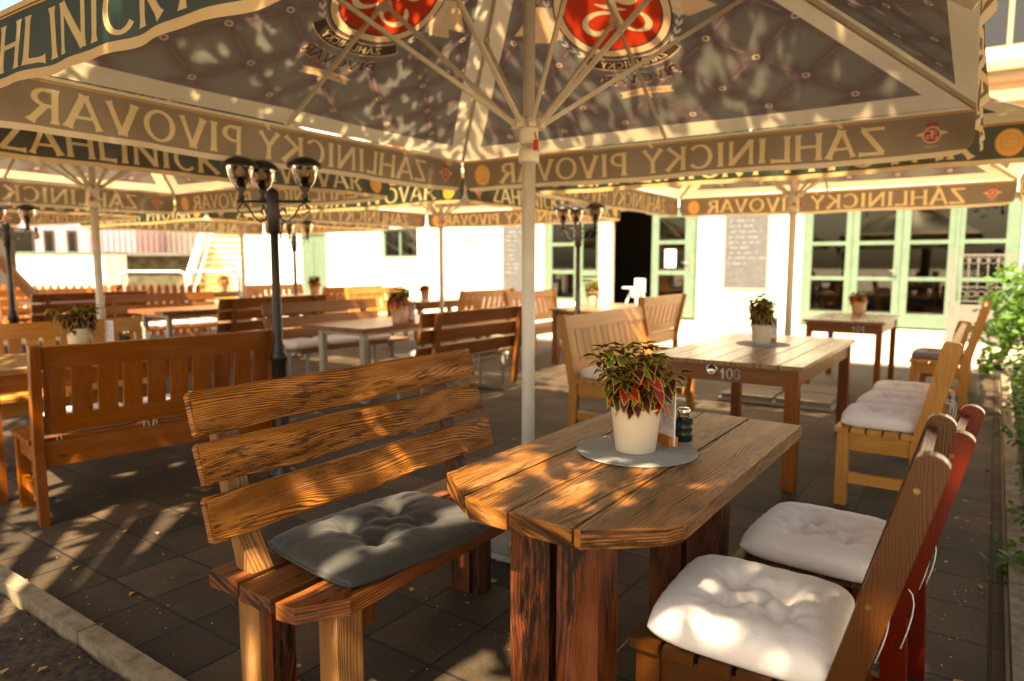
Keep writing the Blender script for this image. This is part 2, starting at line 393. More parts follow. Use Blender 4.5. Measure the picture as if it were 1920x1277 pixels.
    def done(s, name, mats, parent=None, loc=None, bev=0, recalc=True):
        if bev: s.bevel(bev)
        if recalc: bmesh.ops.recalc_face_normals(s.bm, faces=s.bm.faces)
        me = bpy.data.meshes.new(name); s.bm.to_mesh(me); s.bm.free()
        for m in (mats if isinstance(mats, (list, tuple)) else [mats]): me.materials.append(m)
        return link(name, me, parent, loc)
def link(name, me, parent=None, loc=None):
    o = bpy.data.objects.new(name, me); C.objects.link(o)
    if parent: o.parent = parent
    if loc is not None: o.location = loc
    return o
def tag(o, label=None, cat=None, group=None, kind=None):
    if label: o['label'] = label
    if cat: o['category'] = cat
    if group: o['group'] = group
    if kind: o['kind'] = kind
    return o
def thing(name, label, cat, loc=(0, 0, 0), rz=0, group=None):
    o = bpy.data.objects.new(name, None); C.objects.link(o); o.empty_display_size = .1
    o.location = loc; o.rotation_euler = (0, 0, R(rz)); tag(o, label, cat, group); return o
def dup(o, loc=None, rz=None, label=None, parent=None):
    c = o.copy(); C.objects.link(c)
    if parent: c.parent = parent
    if loc is not None: c.location = loc
    if rz is not None: c.rotation_euler = (0, 0, R(rz))
    if label: c['label'] = label
    for ch in list(o.children): dup(ch, parent=c)
    return c

# ================================================================== the setting
b = BM(); s_ = 200
b.face([b.bm.verts.new(v) for v in ((-s_, -s_, -.012), (s_, -s_, -.012), (s_, s_, -.012), (-s_, s_, -.012))])
tag(b.done('ground', M_YARD), kind='structure')
b = BM()
b.face([b.bm.verts.new(v) for v in ((-17, -6, 0), (.11, -6, 0), (.11, 10.3, 0), (-17, 10.3, 0))])
tag(b.done('paving', M_PAVE), kind='structure')
def soil_patch(x0, x1, y0, y1, nx, ny, name, zb):
    b = BM(); g = []
    for i in range(nx + 1):
        row = []
        for j in range(ny + 1):
            x = x0 + (x1 - x0) * i / nx; y = y0 + (y1 - y0) * j / ny
            z = zb + .02 * noise.noise(Vector((x * 5, y * 5, 1))) + .012 * noise.noise(Vector((x * 22, y * 22, 4)))
            row.append(b.bm.verts.new((x, y, z)))
        g.append(row)
    for i in range(nx):
        for j in range(ny): b.face([g[i][j], g[i + 1][j], g[i + 1][j + 1], g[i][j + 1]], None, 0, True)
    tag(b.done(name, M_SOIL), kind='structure')
soil_patch(-5.5, -.9, -.6, .98, 120, 50, 'soil_bed', .03)
soil_patch(.22, 2.6, .6, 10.3, 50, 160, 'planting_soil', .03)
def kerb(name, label, pts, rr=.045):
    t = None; b = BM()
    for (p, q) in pts:
        p, q = Vector(p), Vector(q); d = (q - p).normalized()
        b.board(p + d * .004, q - d * .004, rr * 1.45, .16, (0, 0, 1))
    return tag(b.done(name, M_KERB, bev=.022), label, 'kerb')
kerb('kerb', 'pale concrete kerb edging the soil bed at bottom left', [((-5.5 + i * .98, 1.03, -.01), (-5.5 + (i + 1) * .98, 1.03, -.01)) for i in range(5)])
kerb('kerb', 'long narrow kerb between paving and the green planting on the right', [((.155, .4 + i * .98, -.01), (.155, .4 + (i + 1) * .98, -.01)) for i in range(10)])

# ================================================================== furniture builders
def post_profile(wd=.07, zseat=.42, top=.93, lean=.13, foot=.02, rounded=False):
    dx, dz = lean, top - zseat; L = math.hypot(dx, dz); ux, uz = dx / L, dz / L
    # front edge then back edge, seat side is -x
    pts = [(foot - wd, 0), (foot, 0), (0 + .004, zseat - .04)]
    bx, bz = 0 + dx, top
    if not rounded:
        pts += [(bx, bz - .012), (bx - .012, bz), (bx - wd + .01, bz + .006), (bx - wd, bz - .006)]
    else:
        cx_, cz_ = bx - wd / 2, bz - wd / 2
        for i in range(9):
            a = i / 8 * PI; ca, sa = math.cos(a), math.sin(a)
            # semicircle aligned to the leaning post
            nx, nz = uz, -ux
            pts.append((cx_ + nx * ca * wd / 2 + ux * sa * wd * .36, cz_ + nz * ca * wd / 2 + uz * sa * wd * .36))
    pts += [(-wd, zseat - .04)]
    return pts
def slat_bench(name, label, cat, L, mat, group=None, seatd=.46, top=.93, lean=.13, style='vertical', rounded=False, nsl=None, pw=.07, rear_drop=True, screws=False, seatmat=None, pt=.045, slat_gap=.028):
    """a slatted seat with a back; faces -x, runs from y=0 to y=L, back at x=0"""
    t = thing(name, label, cat, group=group)
    zs = .42
    for y0 in (0, L - pt):
        b = BM(); b.prism(post_profile(pw, zs, top, lean, rounded=rounded), y0, y0 + pt, 'xz', 'z')
        o = b.done('rear_leg', mat, t, bev=.005)
        if screws:
            b = BM()
            for f in (.86, .42):
                x = lean * f - pw / 2; z = zs + (top - zs) * f
                yy = -.001 if y0 == 0 else L + .001
                b.tube([(x, yy - .002, z), (x, yy + .002, z)], .0062, 12)
            b.done('screw', M_BRASS, o)
    for y0 in (0, L - .06):
        b = BM(); b.box(-seatd, -seatd + .06, y0, y0 + .06, 0, zs); b.done('leg', mat, t, bev=.004)
    b = BM()
    for y0 in (.012, L - .042):
        b.box(-seatd + .06, -pw, y0, y0 + .03, zs - .10, zs - .002); b.box(-seatd + .06, -pw + .01, y0, y0 + .03, .13, .19)
    b.box(-seatd + .01, -seatd + .04, .06, L - .06, zs - .10, zs - .002)
    if rear_drop: b.box(-.045, -.02, pt, L - pt, zs - .12, zs + .012)
    b.done('seat_frame', mat, t, bev=.003)
    b = BM(); n = 5; sw = (seatd - .03) / n
    for i in range(n):
        x = -seatd - .02 + sw * (i + .5)
        b.board((x, -.012, zs + .0135), (x, L + .012, zs + .0135), sw - .012, .025)
    b.done('seat', seatmat or mat, t, bev=.004)
    def bp(z, off=-.028): return Vector((lean * (z - zs) / (top - zs) + off - pw * .15, 0, z))
    nrm_ = Vector((top - zs, 0, -lean)).normalized()
    b = BM()
    if style == 'vertical':
        def rail(z0, z1, th=.026):
            a = bp((z0 + z1) / 2); b.board(a + Vector((0, pt, 0)), a + Vector((0, L - pt, 0)), (z1 - z0), th, nrm_)
        rail(top - .125, top - .008, .03); rail(zs + .055, zs + .15)
        n = nsl or max(3, int(L / .115)); wd = (L - 2 * pt) / n
        for i in range(n):
            y = pt + wd * (i + .5)
            b.board(bp(zs + .14) + Vector((.004, y, 0)), bp(top - .11) + Vector((.004, y, 0)), wd - slat_gap, .016, nrm_)
    else:
        n = nsl or 3; zz0, zz1 = zs + .09, top - .02; hh = (zz1 - zz0) / n
        for i in range(n):
            a = bp(zz0 + hh * (i + .5)); b.board(a + Vector((0, pt * .9, 0)), a + Vector((0, L - pt * .9, 0)), hh - .03, .022, nrm_)
    b.done('backrest', mat, t, bev=.004)
    return t
def plank_bench(name, label, L, group=None, mat=None):
    """brown three-plank bench on steel frames; faces -x"""
    t = thing(name, label, 'bench', group=group); m = mat or W_BROWN
    b = BM()
    for i in range(3):
        z = .55 + i * .155; x = .02 + (z - .45) * .2
        b.board((x, 0, z), (x, L, z), .125, .03, Vector((1, 0, -.2)))
    b.done('backrest', m, t, bev=.005)
    for y in (.16, L - .22):
        b = BM(); b.prism([(.03, .10), (.075, .10), (.17, .92), (.12, .92)], y, y + .06, 'xz', 'z'); b.done('back_post', m, t, bev=.004)
    b = BM()
    for i in range(3): b.board((-.44 + i * .15, .02, .435), (-.44 + i * .15, L - .02, .435), .135, .035)
    b.done('seat', m, t, bev=.005)
    for y in (.2, L - .2):
        b = BM(); b.tube([(.0, y, .41), (-.42, y, .41)], .02, 4, smooth=False)
        b.tube([(-.08, y, .41), (-.08, y, .02), (-.44, y, .02)], .021, 4, smooth=False); b.tube([(-.38, y, .41), (-.38, y, .02)], .021, 4, smooth=False)
        b.done('leg', M_STEEL, t)
    return t
def wood_table(name, label, W, L, mat, topm, h=.76, group=None, nb=5, number=None, thick=.028, legw=.075, steel=False, legmat=None):
    """x from -W to 0, y from 0 to L"""
    t = thing(name, label, 'table', group=group)
    b = BM(); bw = W / nb
    for i in range(nb):
        x = -W + bw * (i + .5); b.board((x, 0, h - thick / 2), (x, L, h - thick / 2), bw - .008, thick)
    b.done('tabletop', topm, t, bev=.003)
    i_ = .03 if not steel else .12
    for x in (-W + i_, -i_ - legw):
        for y in (i_, L - i_ - legw):
            b = BM(); b.box(x, x + legw, y, y + legw, 0, h - thick - (.001)); b.done('leg', M_STEEL if steel else (legmat or mat), t, bev=.004)
    b = BM(); z0, z1 = (h - thick - .105, h - thick - .001) if not steel else (h - thick - .045, h - thick - .001)
    for x in (-W + i_ + .012, -i_ - .037): b.box(x, x + .025, i_ + legw, L - i_ - legw, z0, z1)
    for y in (i_ + .008, L - i_ - .033): b.box(-W + i_ + legw, -i_ - legw, y, y + .025, z0, z1)
    ap = b.done('apron', M_STEEL if steel else mat, t, bev=.002)
    if number: digits(number, t, -W + .5, i_ + .008 - .003, z0 + .052)
    return t
DIG = {'1': [[(-.3, .6), (.1, 1), (.1, 0)]], '0': [[(.5 * math.sin(a / 12 * 2 * PI) * .9, .5 + .5 * math.cos(a / 12 * 2 * PI)) for a in range(13)]],
       '8': [[(.36 * math.sin(a / 10 * 2 * PI), .76 + .24 * math.cos(a / 10 * 2 * PI)) for a in range(11)], [(.44 * math.sin(a / 10 * 2 * PI), .27 + .27 * math.cos(a / 10 * 2 * PI)) for a in range(11)]]}
def digits(s, parent, x, y, z, h=.062):
    b = BM()
    for ch in s:
        for line in DIG[ch]:
            for i in range(len(line) - 1):
                p, q = line[i], line[i + 1]
                P = Vector((x + p[0] * h * .6, y, z - h / 2 + p[1] * h)); Q = Vector((x + q[0] * h * .6, y, z - h / 2 + q[1] * h))
                d = (Q - P).normalized(); b.board(P - d * .003, Q + d * .003, .0072, .002, (0, 1, 0))
        x += h * .72
    return b.done('painted_number', M_PAINTW, parent)

def cushion(name, label, W, L, H, mat, tufts, seed=0, ties=True, group=None, sharp=.5, droop=0, n=44, seam=False, tuftd=.62, tr=.055, sag=0):
    t = thing(name, label, 'cushion', group=group); rnd = random.Random(seed)
    b = BM(); top, bot = [], []
    ph = [rnd.random() * 6 for _ in range(6)]
    for i in range(n + 1):
        rt, rb = [], []
        for j in range(n + 1):
            a, c = -1 + 2 * i / n, -1 + 2 * j / n
            # ease grid towards the rim
            a = math.copysign(1 - (1 - abs(a)) ** 1.35, a); c = math.copysign(1 - (1 - abs(c)) ** 1.35, c)
            rim = max(0, (1 - abs(a) ** 4.5)) ** (sharp * .85) * max(0, (1 - abs(c) ** 4.5)) ** (sharp * .85)
            pin = 1 + .035 * (abs(a) ** 6) * (abs(c) ** 6) - .03 * (1 - abs(c) ** 2) * (abs(a) ** 8) - .03 * (1 - abs(a) ** 2) * (abs(c) ** 8)
            corner = 1 - .12 * (abs(a * c)) ** 3
            x, y = a * W / 2 * pin * corner, c * L / 2 * pin * corner
            h = H * rim
            for (tx, ty) in tufts:
                d = math.hypot(x - tx * W / 2, y - ty * L / 2)
                h -= H * tuftd * math.exp(-(d / tr) ** 1.35) * (1 if rim > .02 else 0)
                ang = math.atan2(y - ty * L / 2, x - tx * W / 2)
                h += H * .055 * math.sin(ang * 7 + ph[0] + tx * 3) * math.exp(-((d - tr * 1.2) / (tr * 1.1)) ** 2) * rim
            if len(tufts) >= 2:     # valleys between neighbouring tufts
                for p in range(len(tufts)):
                    for q in range(p + 1, len(tufts)):
                        P_, Q_ = Vector((tufts[p][0] * W / 2, tufts[p][1] * L / 2)), Vector((tufts[q][0] * W / 2, tufts[q][1] * L / 2))
                        if (P_ - Q_).length > max(W, L) * .48: continue
                        d_ = Q_ - P_; s0 = max(0, min(1, (Vector((x, y)) - P_).dot(d_) / d_.length_squared))
                        dd = (Vector((x, y)) - P_ - d_ * s0).length; h -= H * .26 * math.exp(-(dd / .022) ** 2) * rim
            edge = math.sin((x + y) * 95 + ph[1]) * math.exp(-((1 - max(abs(a), abs(c))) / .16) ** 2) * H * .045
            h += edge * rim + H * .06 * noise.noise(Vector((x * 9 + seed, y * 9, seed * 3))) * rim
            h -= sag * (a * a) * .0
            dz = -droop * max(0, -a) ** 3
            rt.append(b.bm.verts.new((x, y, H * .38 + max(h, 0) * .75 + dz)))
            rb.append(b.bm.verts.new((x, y, H * .38 - H * .38 * min(1, rim * 1.6) + dz)) if 0 < i < n and 0 < j < n else rt[-1])
        top.append(rt); bot.append(rb)
    for i in range(n):
        for j in range(n):
            b.face([top[i][j], top[i + 1][j], top[i + 1][j + 1], top[i][j + 1]], None, 0, True)
            b.face([bot[i][j], bot[i][j + 1], bot[i + 1][j + 1], bot[i + 1][j]], None, 0, True)
    b.done('pad', mat, t)
    if seam:
        b = BM(); e = []
        for k in range(80):
            a = k / 80 * 2 * PI; m_ = max(abs(math.cos(a)), abs(math.sin(a))); x, y = math.cos(a) / m_, math.sin(a) / m_
            cor = 1 - .12 * abs(x * y) ** 3; pin = 1 + .035 * (abs(x * y) ** 6) - .03 * (1 - min(abs(x), abs(y)) ** 2)
            e.append((x * W / 2 * cor * pin * 1.002, y * L / 2 * cor * pin * 1.002, H * .38 - droop * max(0, -x) ** 3))
        e.append(e[0]); b.tube(e, .0035, 6, cap=False); b.done('piping', mat, t)
    if ties:
        for sy in (-1, 1):
            b = BM()
            for q in range(2):
                pts = [(W / 2 * .96, sy * L / 2 * .93, H * .38)]
                for i in range(7):
                    f = (i + 1) / 7; pts.append((W / 2 + .05 * math.sin(f * 2.6) + q * .012, sy * (L / 2 * .93 + .02 * f * (1 if q else -1)), H * .38 + .02 * math.sin(f * 3) - .17 * f * f))
                b.tube(pts, .0022, 5)
            b.done('tie', M_TIE, t)
    return t

# ---- glyphs: letters of flared strokes, in a box one unit high
def stroke(x0, y0, x1, y1, w=.15, f0=1.55, f1=1.55):
    d = Vector((x1 - x0, y1 - y0)); L = d.length; d /= L; n_ = Vector((-d.y, d.x)); P = Vector((x0, y0))
    out = []
    prof = [(0, w * f0 / 2), (.05, w * (1 + (f0 - 1) * .45) / 2), (.14, w / 2), (L - .14, w / 2), (L - .05, w * (1 + (f1 - 1) * .45) / 2), (L, w * f1 / 2)]
    if L < .3: prof = [(0, w * f0 / 2), (L, w * f1 / 2)]
    for s, h in prof: out.append(P + d * s + n_ * h)
    for s, h in reversed(prof): out.append(P + d * s - n_ * h)
    return [[tuple(v) for v in out]]
def arc(cx, cy, rx, ry, a0, a1, w=.15, n=18, wv=None):
    o, i_ = [], []
    for k in range(n + 1):
        a = R(a0 + (a1 - a0) * k / n); c, s = math.cos(a), math.sin(a); ww = w * (.72 + .28 * abs(c))
        o.append((cx + rx * c, cy + ry * s)); i_.append((cx + (rx - ww) * c, cy + (ry - ww * .8) * s))
    if abs(a1 - a0) >= 360: return [o[:-1], i_[:-1]]
    return [o + i_[::-1]]
GL = {
 'Z': (.72, lambda: [stroke(.06, .94, .66, .94, .11, 1, 1.9), stroke(.62, .93, .08, .07, .15, 1, 1), stroke(.04, .06, .70, .06, .11, 1, 1.9)]),
 'A': (.86, lambda: [stroke(.40, 1, .07, 0, .12), stroke(.42, 1.02, .78, 0, .17), stroke(.2, .33, .64, .33, .09, 1, 1)]),
 'H': (.86, lambda: [stroke(.13, 0, .13, 1), stroke(.73, 0, .73, 1), stroke(.13, .52, .73, .52, .10, 1, 1)]),
 'L': (.64, lambda: [stroke(.13, 0, .13, 1), stroke(.1, .055, .6, .055, .11, 1, 1.9)]),
 'I': (.34, lambda: [stroke(.17, 0, .17, 1, .16)]),
 'N': (.88, lambda: [stroke(.12, 0, .12, 1, .12), stroke(.12, .97, .76, .03, .17, 1.2, 1.2), stroke(.76, 0, .76, 1, .12)]),
 'C': (.84, lambda: [arc(.47, .5, .43, .52, 42, 318)]),
 'K': (.80, lambda: [stroke(.13, 0, .13, 1), stroke(.17, .48, .68, .98, .12, 1, 1.6), stroke(.28, .56, .74, .02, .16, 1, 1.5)]),
 'Y': (.80, lambda: [stroke(.40, .5, .08, 1, .15, 1, 1.5), stroke(.40, .5, .72, 1, .12, 1, 1.5), stroke(.4, 0, .4, .54, .15, 1.55, 1)]),
 'P': (.68, lambda: [stroke(.13, 0, .13, 1), arc(.3, .71, .36, .29, -95, 95, .14), stroke(.12, .93, .34, .93, .11, 1, 1), stroke(.12, .46, .34, .46, .09, 1, 1)]),
 'V': (.80, lambda: [stroke(.09, 1, .41, 0, .17), stroke(.41, 0, .72, 1, .12)]),
 'O': (.96, lambda: [arc(.48, .5, .44, .52, 0, 360)]),
 'R': (.76, lambda: [stroke(.13, 0, .13, 1), arc(.3, .73, .34, .27, -95, 95, .14), stroke(.12, .94, .34, .94, .11, 1, 1), stroke(.12, .5, .34, .5, .09, 1, 1), stroke(.34, .5, .68, 0, .16, 1, 1.6)]),
 'E': (.64, lambda: [stroke(.13, 0, .13, 1), stroke(.1, .06, .56, .06, .1, 1, 1.7), stroke(.1, .94, .54, .94, .1, 1, 1.7), stroke(.1, .5, .46, .5, .1, 1, 1.5)]),
 'T': (.70, lambda: [stroke(.35, 0, .35, 1), stroke(.04, .94, .66, .94, .1, 1.7, 1.7)]),
 'S': (.62, lambda: [arc(.31, .73, .25, .27, 30, 270, .12), arc(.31, .26, .27, .28, -150, 90, .12)]),
 'D': (.80, lambda: [stroke(.13, 0, .13, 1), arc(.28, .5, .44, .5, -92, 92, .14), stroke(.12, .94, .3, .94, .1, 1, 1), stroke(.12, .06, .3, .06, .1, 1, 1)]),
 'G': (.86, lambda: [arc(.47, .5, .43, .52, 42, 330), stroke(.8, .08, .8, .42, .13, 1, 1.5)]),
 'M': (1.0, lambda: [stroke(.1, 0, .16, 1, .12), stroke(.17, 1, .5, .1, .15, 1, 1), stroke(.5, .1, .84, 1, .12, 1, 1), stroke(.84, 1, .9, 0, .15)]),
 'U': (.80, lambda: [stroke(.13, .35, .13, 1, .15, 1), stroke(.68, .35, .68, 1, .12, 1), arc(.405, .35, .35, .36, 180, 360, .13)]),
 '1': (.42, lambda: [stroke(.24, 0, .24, 1, .14), stroke(.24, .97, .06, .8, .09, 1, 1)]),
 '8': (.62, lambda: [arc(.31, .74, .23, .26, 0, 360, .12), arc(.31, .27, .27, .28, 0, 360, .12)]),
 '9': (.62, lambda: [arc(.31, .68, .26, .32, 0, 360, .12), stroke(.53, .7, .2, .0, .12, 1, 1)]),
 '5': (.60, lambda: [arc(.28, .3, .27, .31, -150, 120, .12), stroke(.14, .5, .16, 1, .1, 1, 1), stroke(.14, .95, .52, .95, .1, 1, 1)]),
 '3': (.58, lambda: [arc(.27, .74, .24, .26, -90, 150, .12), arc(.27, .27, .26, .28, -150, 90, .12)]),
 '2': (.60, lambda: [arc(.29, .72, .25, .28, -20, 170, .12), stroke(.5, .62, .08, .05, .12, 1, 1), stroke(.05, .05, .56, .05, .1, 1, 1.5)]),
 '0': (.70, lambda: [arc(.35, .5, .31, .51, 0, 360, .14)]),
 '/': (.5, lambda: [stroke(.05, 0, .4, 1, .08, 1, 1)]), ',': (.3, lambda: [stroke(.15, .05, .1, -.12, .1, 1, 1)]), '.': (.3, lambda: [stroke(.1, .05, .2, .05, .1, 1, 1)]), '-': (.5, lambda: [stroke(.08, .4, .4, .4, .1, 1, 1)]),
}
ACC = {'Á': ('A', .42), 'Ý': ('Y', .40), 'Ž': ('Z', 0)}
def glyph(ch):
    """(width, [shape...]) where a shape is a list of loops (even-odd)"""
    if ch == ' ': return .42, []
    base, ax = ACC.get(ch, (ch, None)); wd, f = GL[base]; sh = f()
    if ax: sh.append([[(ax - .05, 1.08), (ax + .06, 1.08), (ax + .20, 1.27), (ax + .06, 1.27)]])
    if ch == 'Ž': sh += [[[(.2, 1.26), (.36, 1.08), (.52, 1.26), (.44, 1.3), (.36, 1.2), (.28, 1.3)]]]
    return wd, sh
def text_shapes(s, x, y, h, mi, wid=None, tracking=.06, fit=None):
    adv = sum(glyph(c)[0] + tracking for c in s) - tracking
    sx = (fit / adv) if fit else h
    out = []
    for c in s:
        wd, sh = glyph(c)
        for loops in sh: out.append(([[(x + p[0] * sx, y + p[1] * h) for p in lp] for lp in loops], mi))
        x += (wd + tracking) * sx
    return out
def arc_text(s, cx, cy, rad, h, mi, a_mid=270, sxf=1.0, tracking=.08):
    """text along the lower arc of a circle, tops towards the centre"""
    adv = sum(glyph(c)[0] + tracking for c in s) * h * sxf; a = R(a_mid) - adv / rad / 2; out = []
    for c in s:
        wd, sh = glyph(c)
        for loops in sh:
            L2 = []
            for lp in loops:
                q = []
                for p in lp:
                    ang = a + p[0] * h * sxf / rad; rr = rad - p[1] * h
                    q.append((cx + rr * math.cos(ang), cy + rr * math.sin(ang)))
                L2.append(q)
            out.append((L2, mi))
        a += (wd + tracking) * h * sxf / rad
    return out
def ring(cx, cy, r1, r0, mi, n=40, ky=1.0):
    f = lambda r: [(cx + r * math.cos(2 * PI * k / n), cy + ky * r * math.sin(2 * PI * k / n)) for k in range(n)]
    return ([f(r1)] + ([f(r0)] if r0 else []), mi)
def ribbonline(pts, ws, mi):
    pts = [Vector(p) for p in pts]; a_, b_ = [], []
    for i, p in enumerate(pts):
        d = (pts[min(i + 1, len(pts) - 1)] - pts[max(0, i - 1)]).normalized(); n_ = Vector((-d.y, d.x)); w_ = ws[i] / 2
        a_.append(tuple(p + n_ * w_)); b_.append(tuple(p - n_ * w_))
    return ([a_ + b_[::-1]], mi)
def bez(p0, p1, p2, p3, n=10):
    return [tuple(Vector(p0) * (1 - t) ** 3 + Vector(p1) * 3 * t * (1 - t) ** 2 + Vector(p2) * 3 * t * t * (1 - t) + Vector(p3) * t ** 3) for t in (i / n for i in range(n + 1))]
def monogram(cx, cy, r, mi):
    """the curly cream monogram on the red disc"""
    S = lambda p: (cx + p[0] * r, cy + p[1] * r); out = []
    def br(ps, w0, w1):
        pts = []
        for i, q in enumerate(ps): pts += bez(*[S(z) for z in q])[(1 if i else 0):]
        n = len(pts); out.append(ribbonline(pts, [r * (w0 + (w1 - w0) * math.sin(PI * i / (n - 1))) for i in range(n)], mi))
    br([((.25, .72), (-.05, .75), (-.12, .45), (-.05, .1)), ((-.05, .1), (.02, -.25), (-.05, -.55), (-.35, -.62))], .05, .17)
    br([((-.62, .42), (-.75, .05), (-.3, -.02), (-.08, .30)), ((-.08, .30), (.15, .62), (.5, .85), (.68, .5))], .05, .15)
    br([((-.62, .42), (-.55, .75), (-.15, .62), (-.02, .35))], .06, .12)
    br([((-.35, -.62), (-.75, -.65), (-.78, -.3), (-.55, -.15))], .05, .15)
    br([((.0, -.2), (.3, .1), (.75, 0), (.68, -.3)), ((.68, -.3), (.6, -.6), (.15, -.55), (-.05, -.28))], .05, .14)
    br([((-.3, -.08), (-.05, -.08), (.1, 0), (.3, .2))], .03, .09)
    return out

def inside(p, lp):
    x, y = p; c = False; n = len(lp); j = n - 1
    for i in range(n):
        if (lp[i][1] > y) != (lp[j][1] > y) and x < (lp[j][0] - lp[i][0]) * (y - lp[i][1]) / (lp[j][1] - lp[i][1]) + lp[i][0]: c = not c
        j = i
    return c
def pattern_mesh(name, outline, shapes, base_mi, mapf, step, mats):
    """triangulate an outline with shape loops as material borders, then lift it into space with mapf"""
    V, E = [], []
    def add(lp):
        s0 = len(V); V.extend(Vector(p) for p in lp); n = len(lp)
        E.extend((s0 + i, s0 + (i + 1) % n) for i in range(n))
    def dens(lp, st):
        out = []
        for i in range(len(lp)):
            p, q = Vector(lp[i]), Vector(lp[(i + 1) % len(lp)]); n = max(1, int((q - p).length / st))
            out += [tuple(p + (q - p) * k / n) for k in range(n)]
        return out
    ol = dens(outline, step); add(ol)
    for loops, mi in shapes:
        for lp in loops: add(dens(lp, step))
    xs = [p[0] for p in outline]; ys = [p[1] for p in outline]
    x = min(xs) + step / 2
    while x < max(xs):
        y = min(ys) + step / 2
        while y < max(ys):
            if inside((x, y), outline): V.append(Vector((x, y)))
            y += step
        x += step
    r = delaunay_2d_cdt(V, E, [], 0, 1e-5); vo, fo = r[0], r[2]
    bb = [(min(p[0] for p in l[0]), max(p[0] for p in l[0]), min(p[1] for p in l[0]), max(p[1] for p in l[0])) for l, _ in shapes]
    me = bpy.data.meshes.new(name); bm_ = bmesh.new(); uv = bm_.loops.layers.uv.new('UVMap')
    bv = [bm_.verts.new(mapf(v.x, v.y)) for v in vo]
    for f in fo:
        c = sum((vo[i] for i in f), Vector((0, 0))) / len(f); p = (c.x, c.y)
        if not inside(p, outline): continue
        mi = base_mi
        for k, (loops, m2) in enumerate(shapes):
            q = bb[k]
            if q[0] <= c.x <= q[1] and q[2] <= c.y <= q[3] and sum(inside(p, lp) for lp in loops) % 2: mi = m2
        try: nf = bm_.faces.new([bv[i] for i in f])
        except ValueError: continue
        nf.material_index = mi; nf.smooth = True
        for l, i in zip(nf.loops, f): l[uv].uv = (vo[i].x, vo[i].y)
    loose = [v for v in bm_.verts if not v.link_faces]
    bmesh.ops.delete(bm_, geom=loose, context='VERTS')
    bm_.to_mesh(me); bm_.free()
    for m in mats: me.materials.append(m)
    return me

# ================================================================== umbrellas
HS, EAVE, APEX, VAL = 1.87, 2.26, 3.50, .275
SL = math.hypot(HS, APEX - EAVE)
def emblem_small(cx, cy, r):
    o = [([[(cx - 2.1 * r, cy + .1 * r), (cx - 1.2 * r, cy - .1 * r), (cx - 1.0 * r, cy + .45 * r), (cx - 1.5 * r, cy + .4 * r)]], fW), ([[(cx + 2.1 * r, cy + .1 * r), (cx + 1.2 * r, cy - .1 * r), (cx + 1.0 * r, cy + .45 * r), (cx + 1.5 * r, cy + .4 * r)]], fP)]
    o += [([[(cx - .95 * r, cy + 1.15 * r), (cx - .6 * r, cy + 1.6 * r), (cx, cy + 1.75 * r), (cx + .6 * r, cy + 1.6 * r), (cx + .95 * r, cy + 1.15 * r), (cx, cy + 1.3 * r)]], fR)]
    o += [ring(cx, cy, 1.15 * r, 0, fP, 24), ring(cx, cy, .95 * r, 0, fR, 24)] + monogram(cx, cy, .9 * r, fW)
    o += text_shapes('ZALOŽENO' .replace('Ž', 'Z'), cx - .8 * r, cy - 1.75 * r, .28 * r, fP, fit=1.6 * r)
    return o
def valance_mesh():
    x0, x1, h = -HS, HS, VAL; rc = .11
    ol = [(x0 + .004, 0), (x1 - .004, 0), (x1 - .004, -h + rc)] + [(x1 - .004 - rc + rc * math.cos(a), -h + rc - rc * math.sin(a)) for a in (R(22), R(45), R(67), R(90))] + \
         [(x0 + .004 + rc - rc * math.cos(a), -h + rc - rc * math.sin(a)) for a in (R(90), R(67), R(45), R(22), 0)]
    n = 24
    bt = [(x0, -h + .030)] + [(x0 + (x1 - x0) * i / n, -h + .030) for i in range(1, n)] + [(x1, -h + .030)]
    sh = [([[(x0 + .0, -h + .032), (x0, -h - .01), (x1, -h - .01), (x1, -h + .032)]], fB), ([[(x0, .01), (x1, .01), (x1, -.018), (x0, -.018)]], fB),
          ([[(x0, -.024), (x1, -.024), (x1, -.030), (x0, -.030)]], fO)]
    sh += text_shapes('ZÁHLINICKÝ PIVOVAR', x0 + .46, -h + .050, .165, fL, fit=2.90)
    sh += emblem_small(x0 + .22, -.14, .042)
    cx, cy = x1 - .20, -.142                      # golden medal
    sh += [ring(cx, cy, .078, 0, fO, 30, 1.12), ring(cx, cy, .064, .060, fB, 30, 1.12)]
    for i, tx in enumerate(('ZLATA', 'PIVNI', 'PECET')): sh += text_shapes(tx, cx - .036, cy + .024 - i * .026, .018, fB, fit=.072)
    sh += text_shapes('2017', cx - .018, cy - .045, .012, fB, fit=.036) if False else []
    def mp(x, y):
        f = -y / VAL
        wv = (.012 * math.sin(x * 5.1 + .6) + .010 * math.sin(x * 11.7) + .006 * math.sin(x * 23 + 2)) * f
        sag = -.010 * math.sin((x + HS) / (2 * HS) * PI) - .006 * math.sin(x * 3.7) * f
        return (x, -HS - .006 - wv - .02 * f, EAVE + y + sag)
    me = pattern_mesh('valance', ol, sh, fF, mp, .045, FAB)
    return me
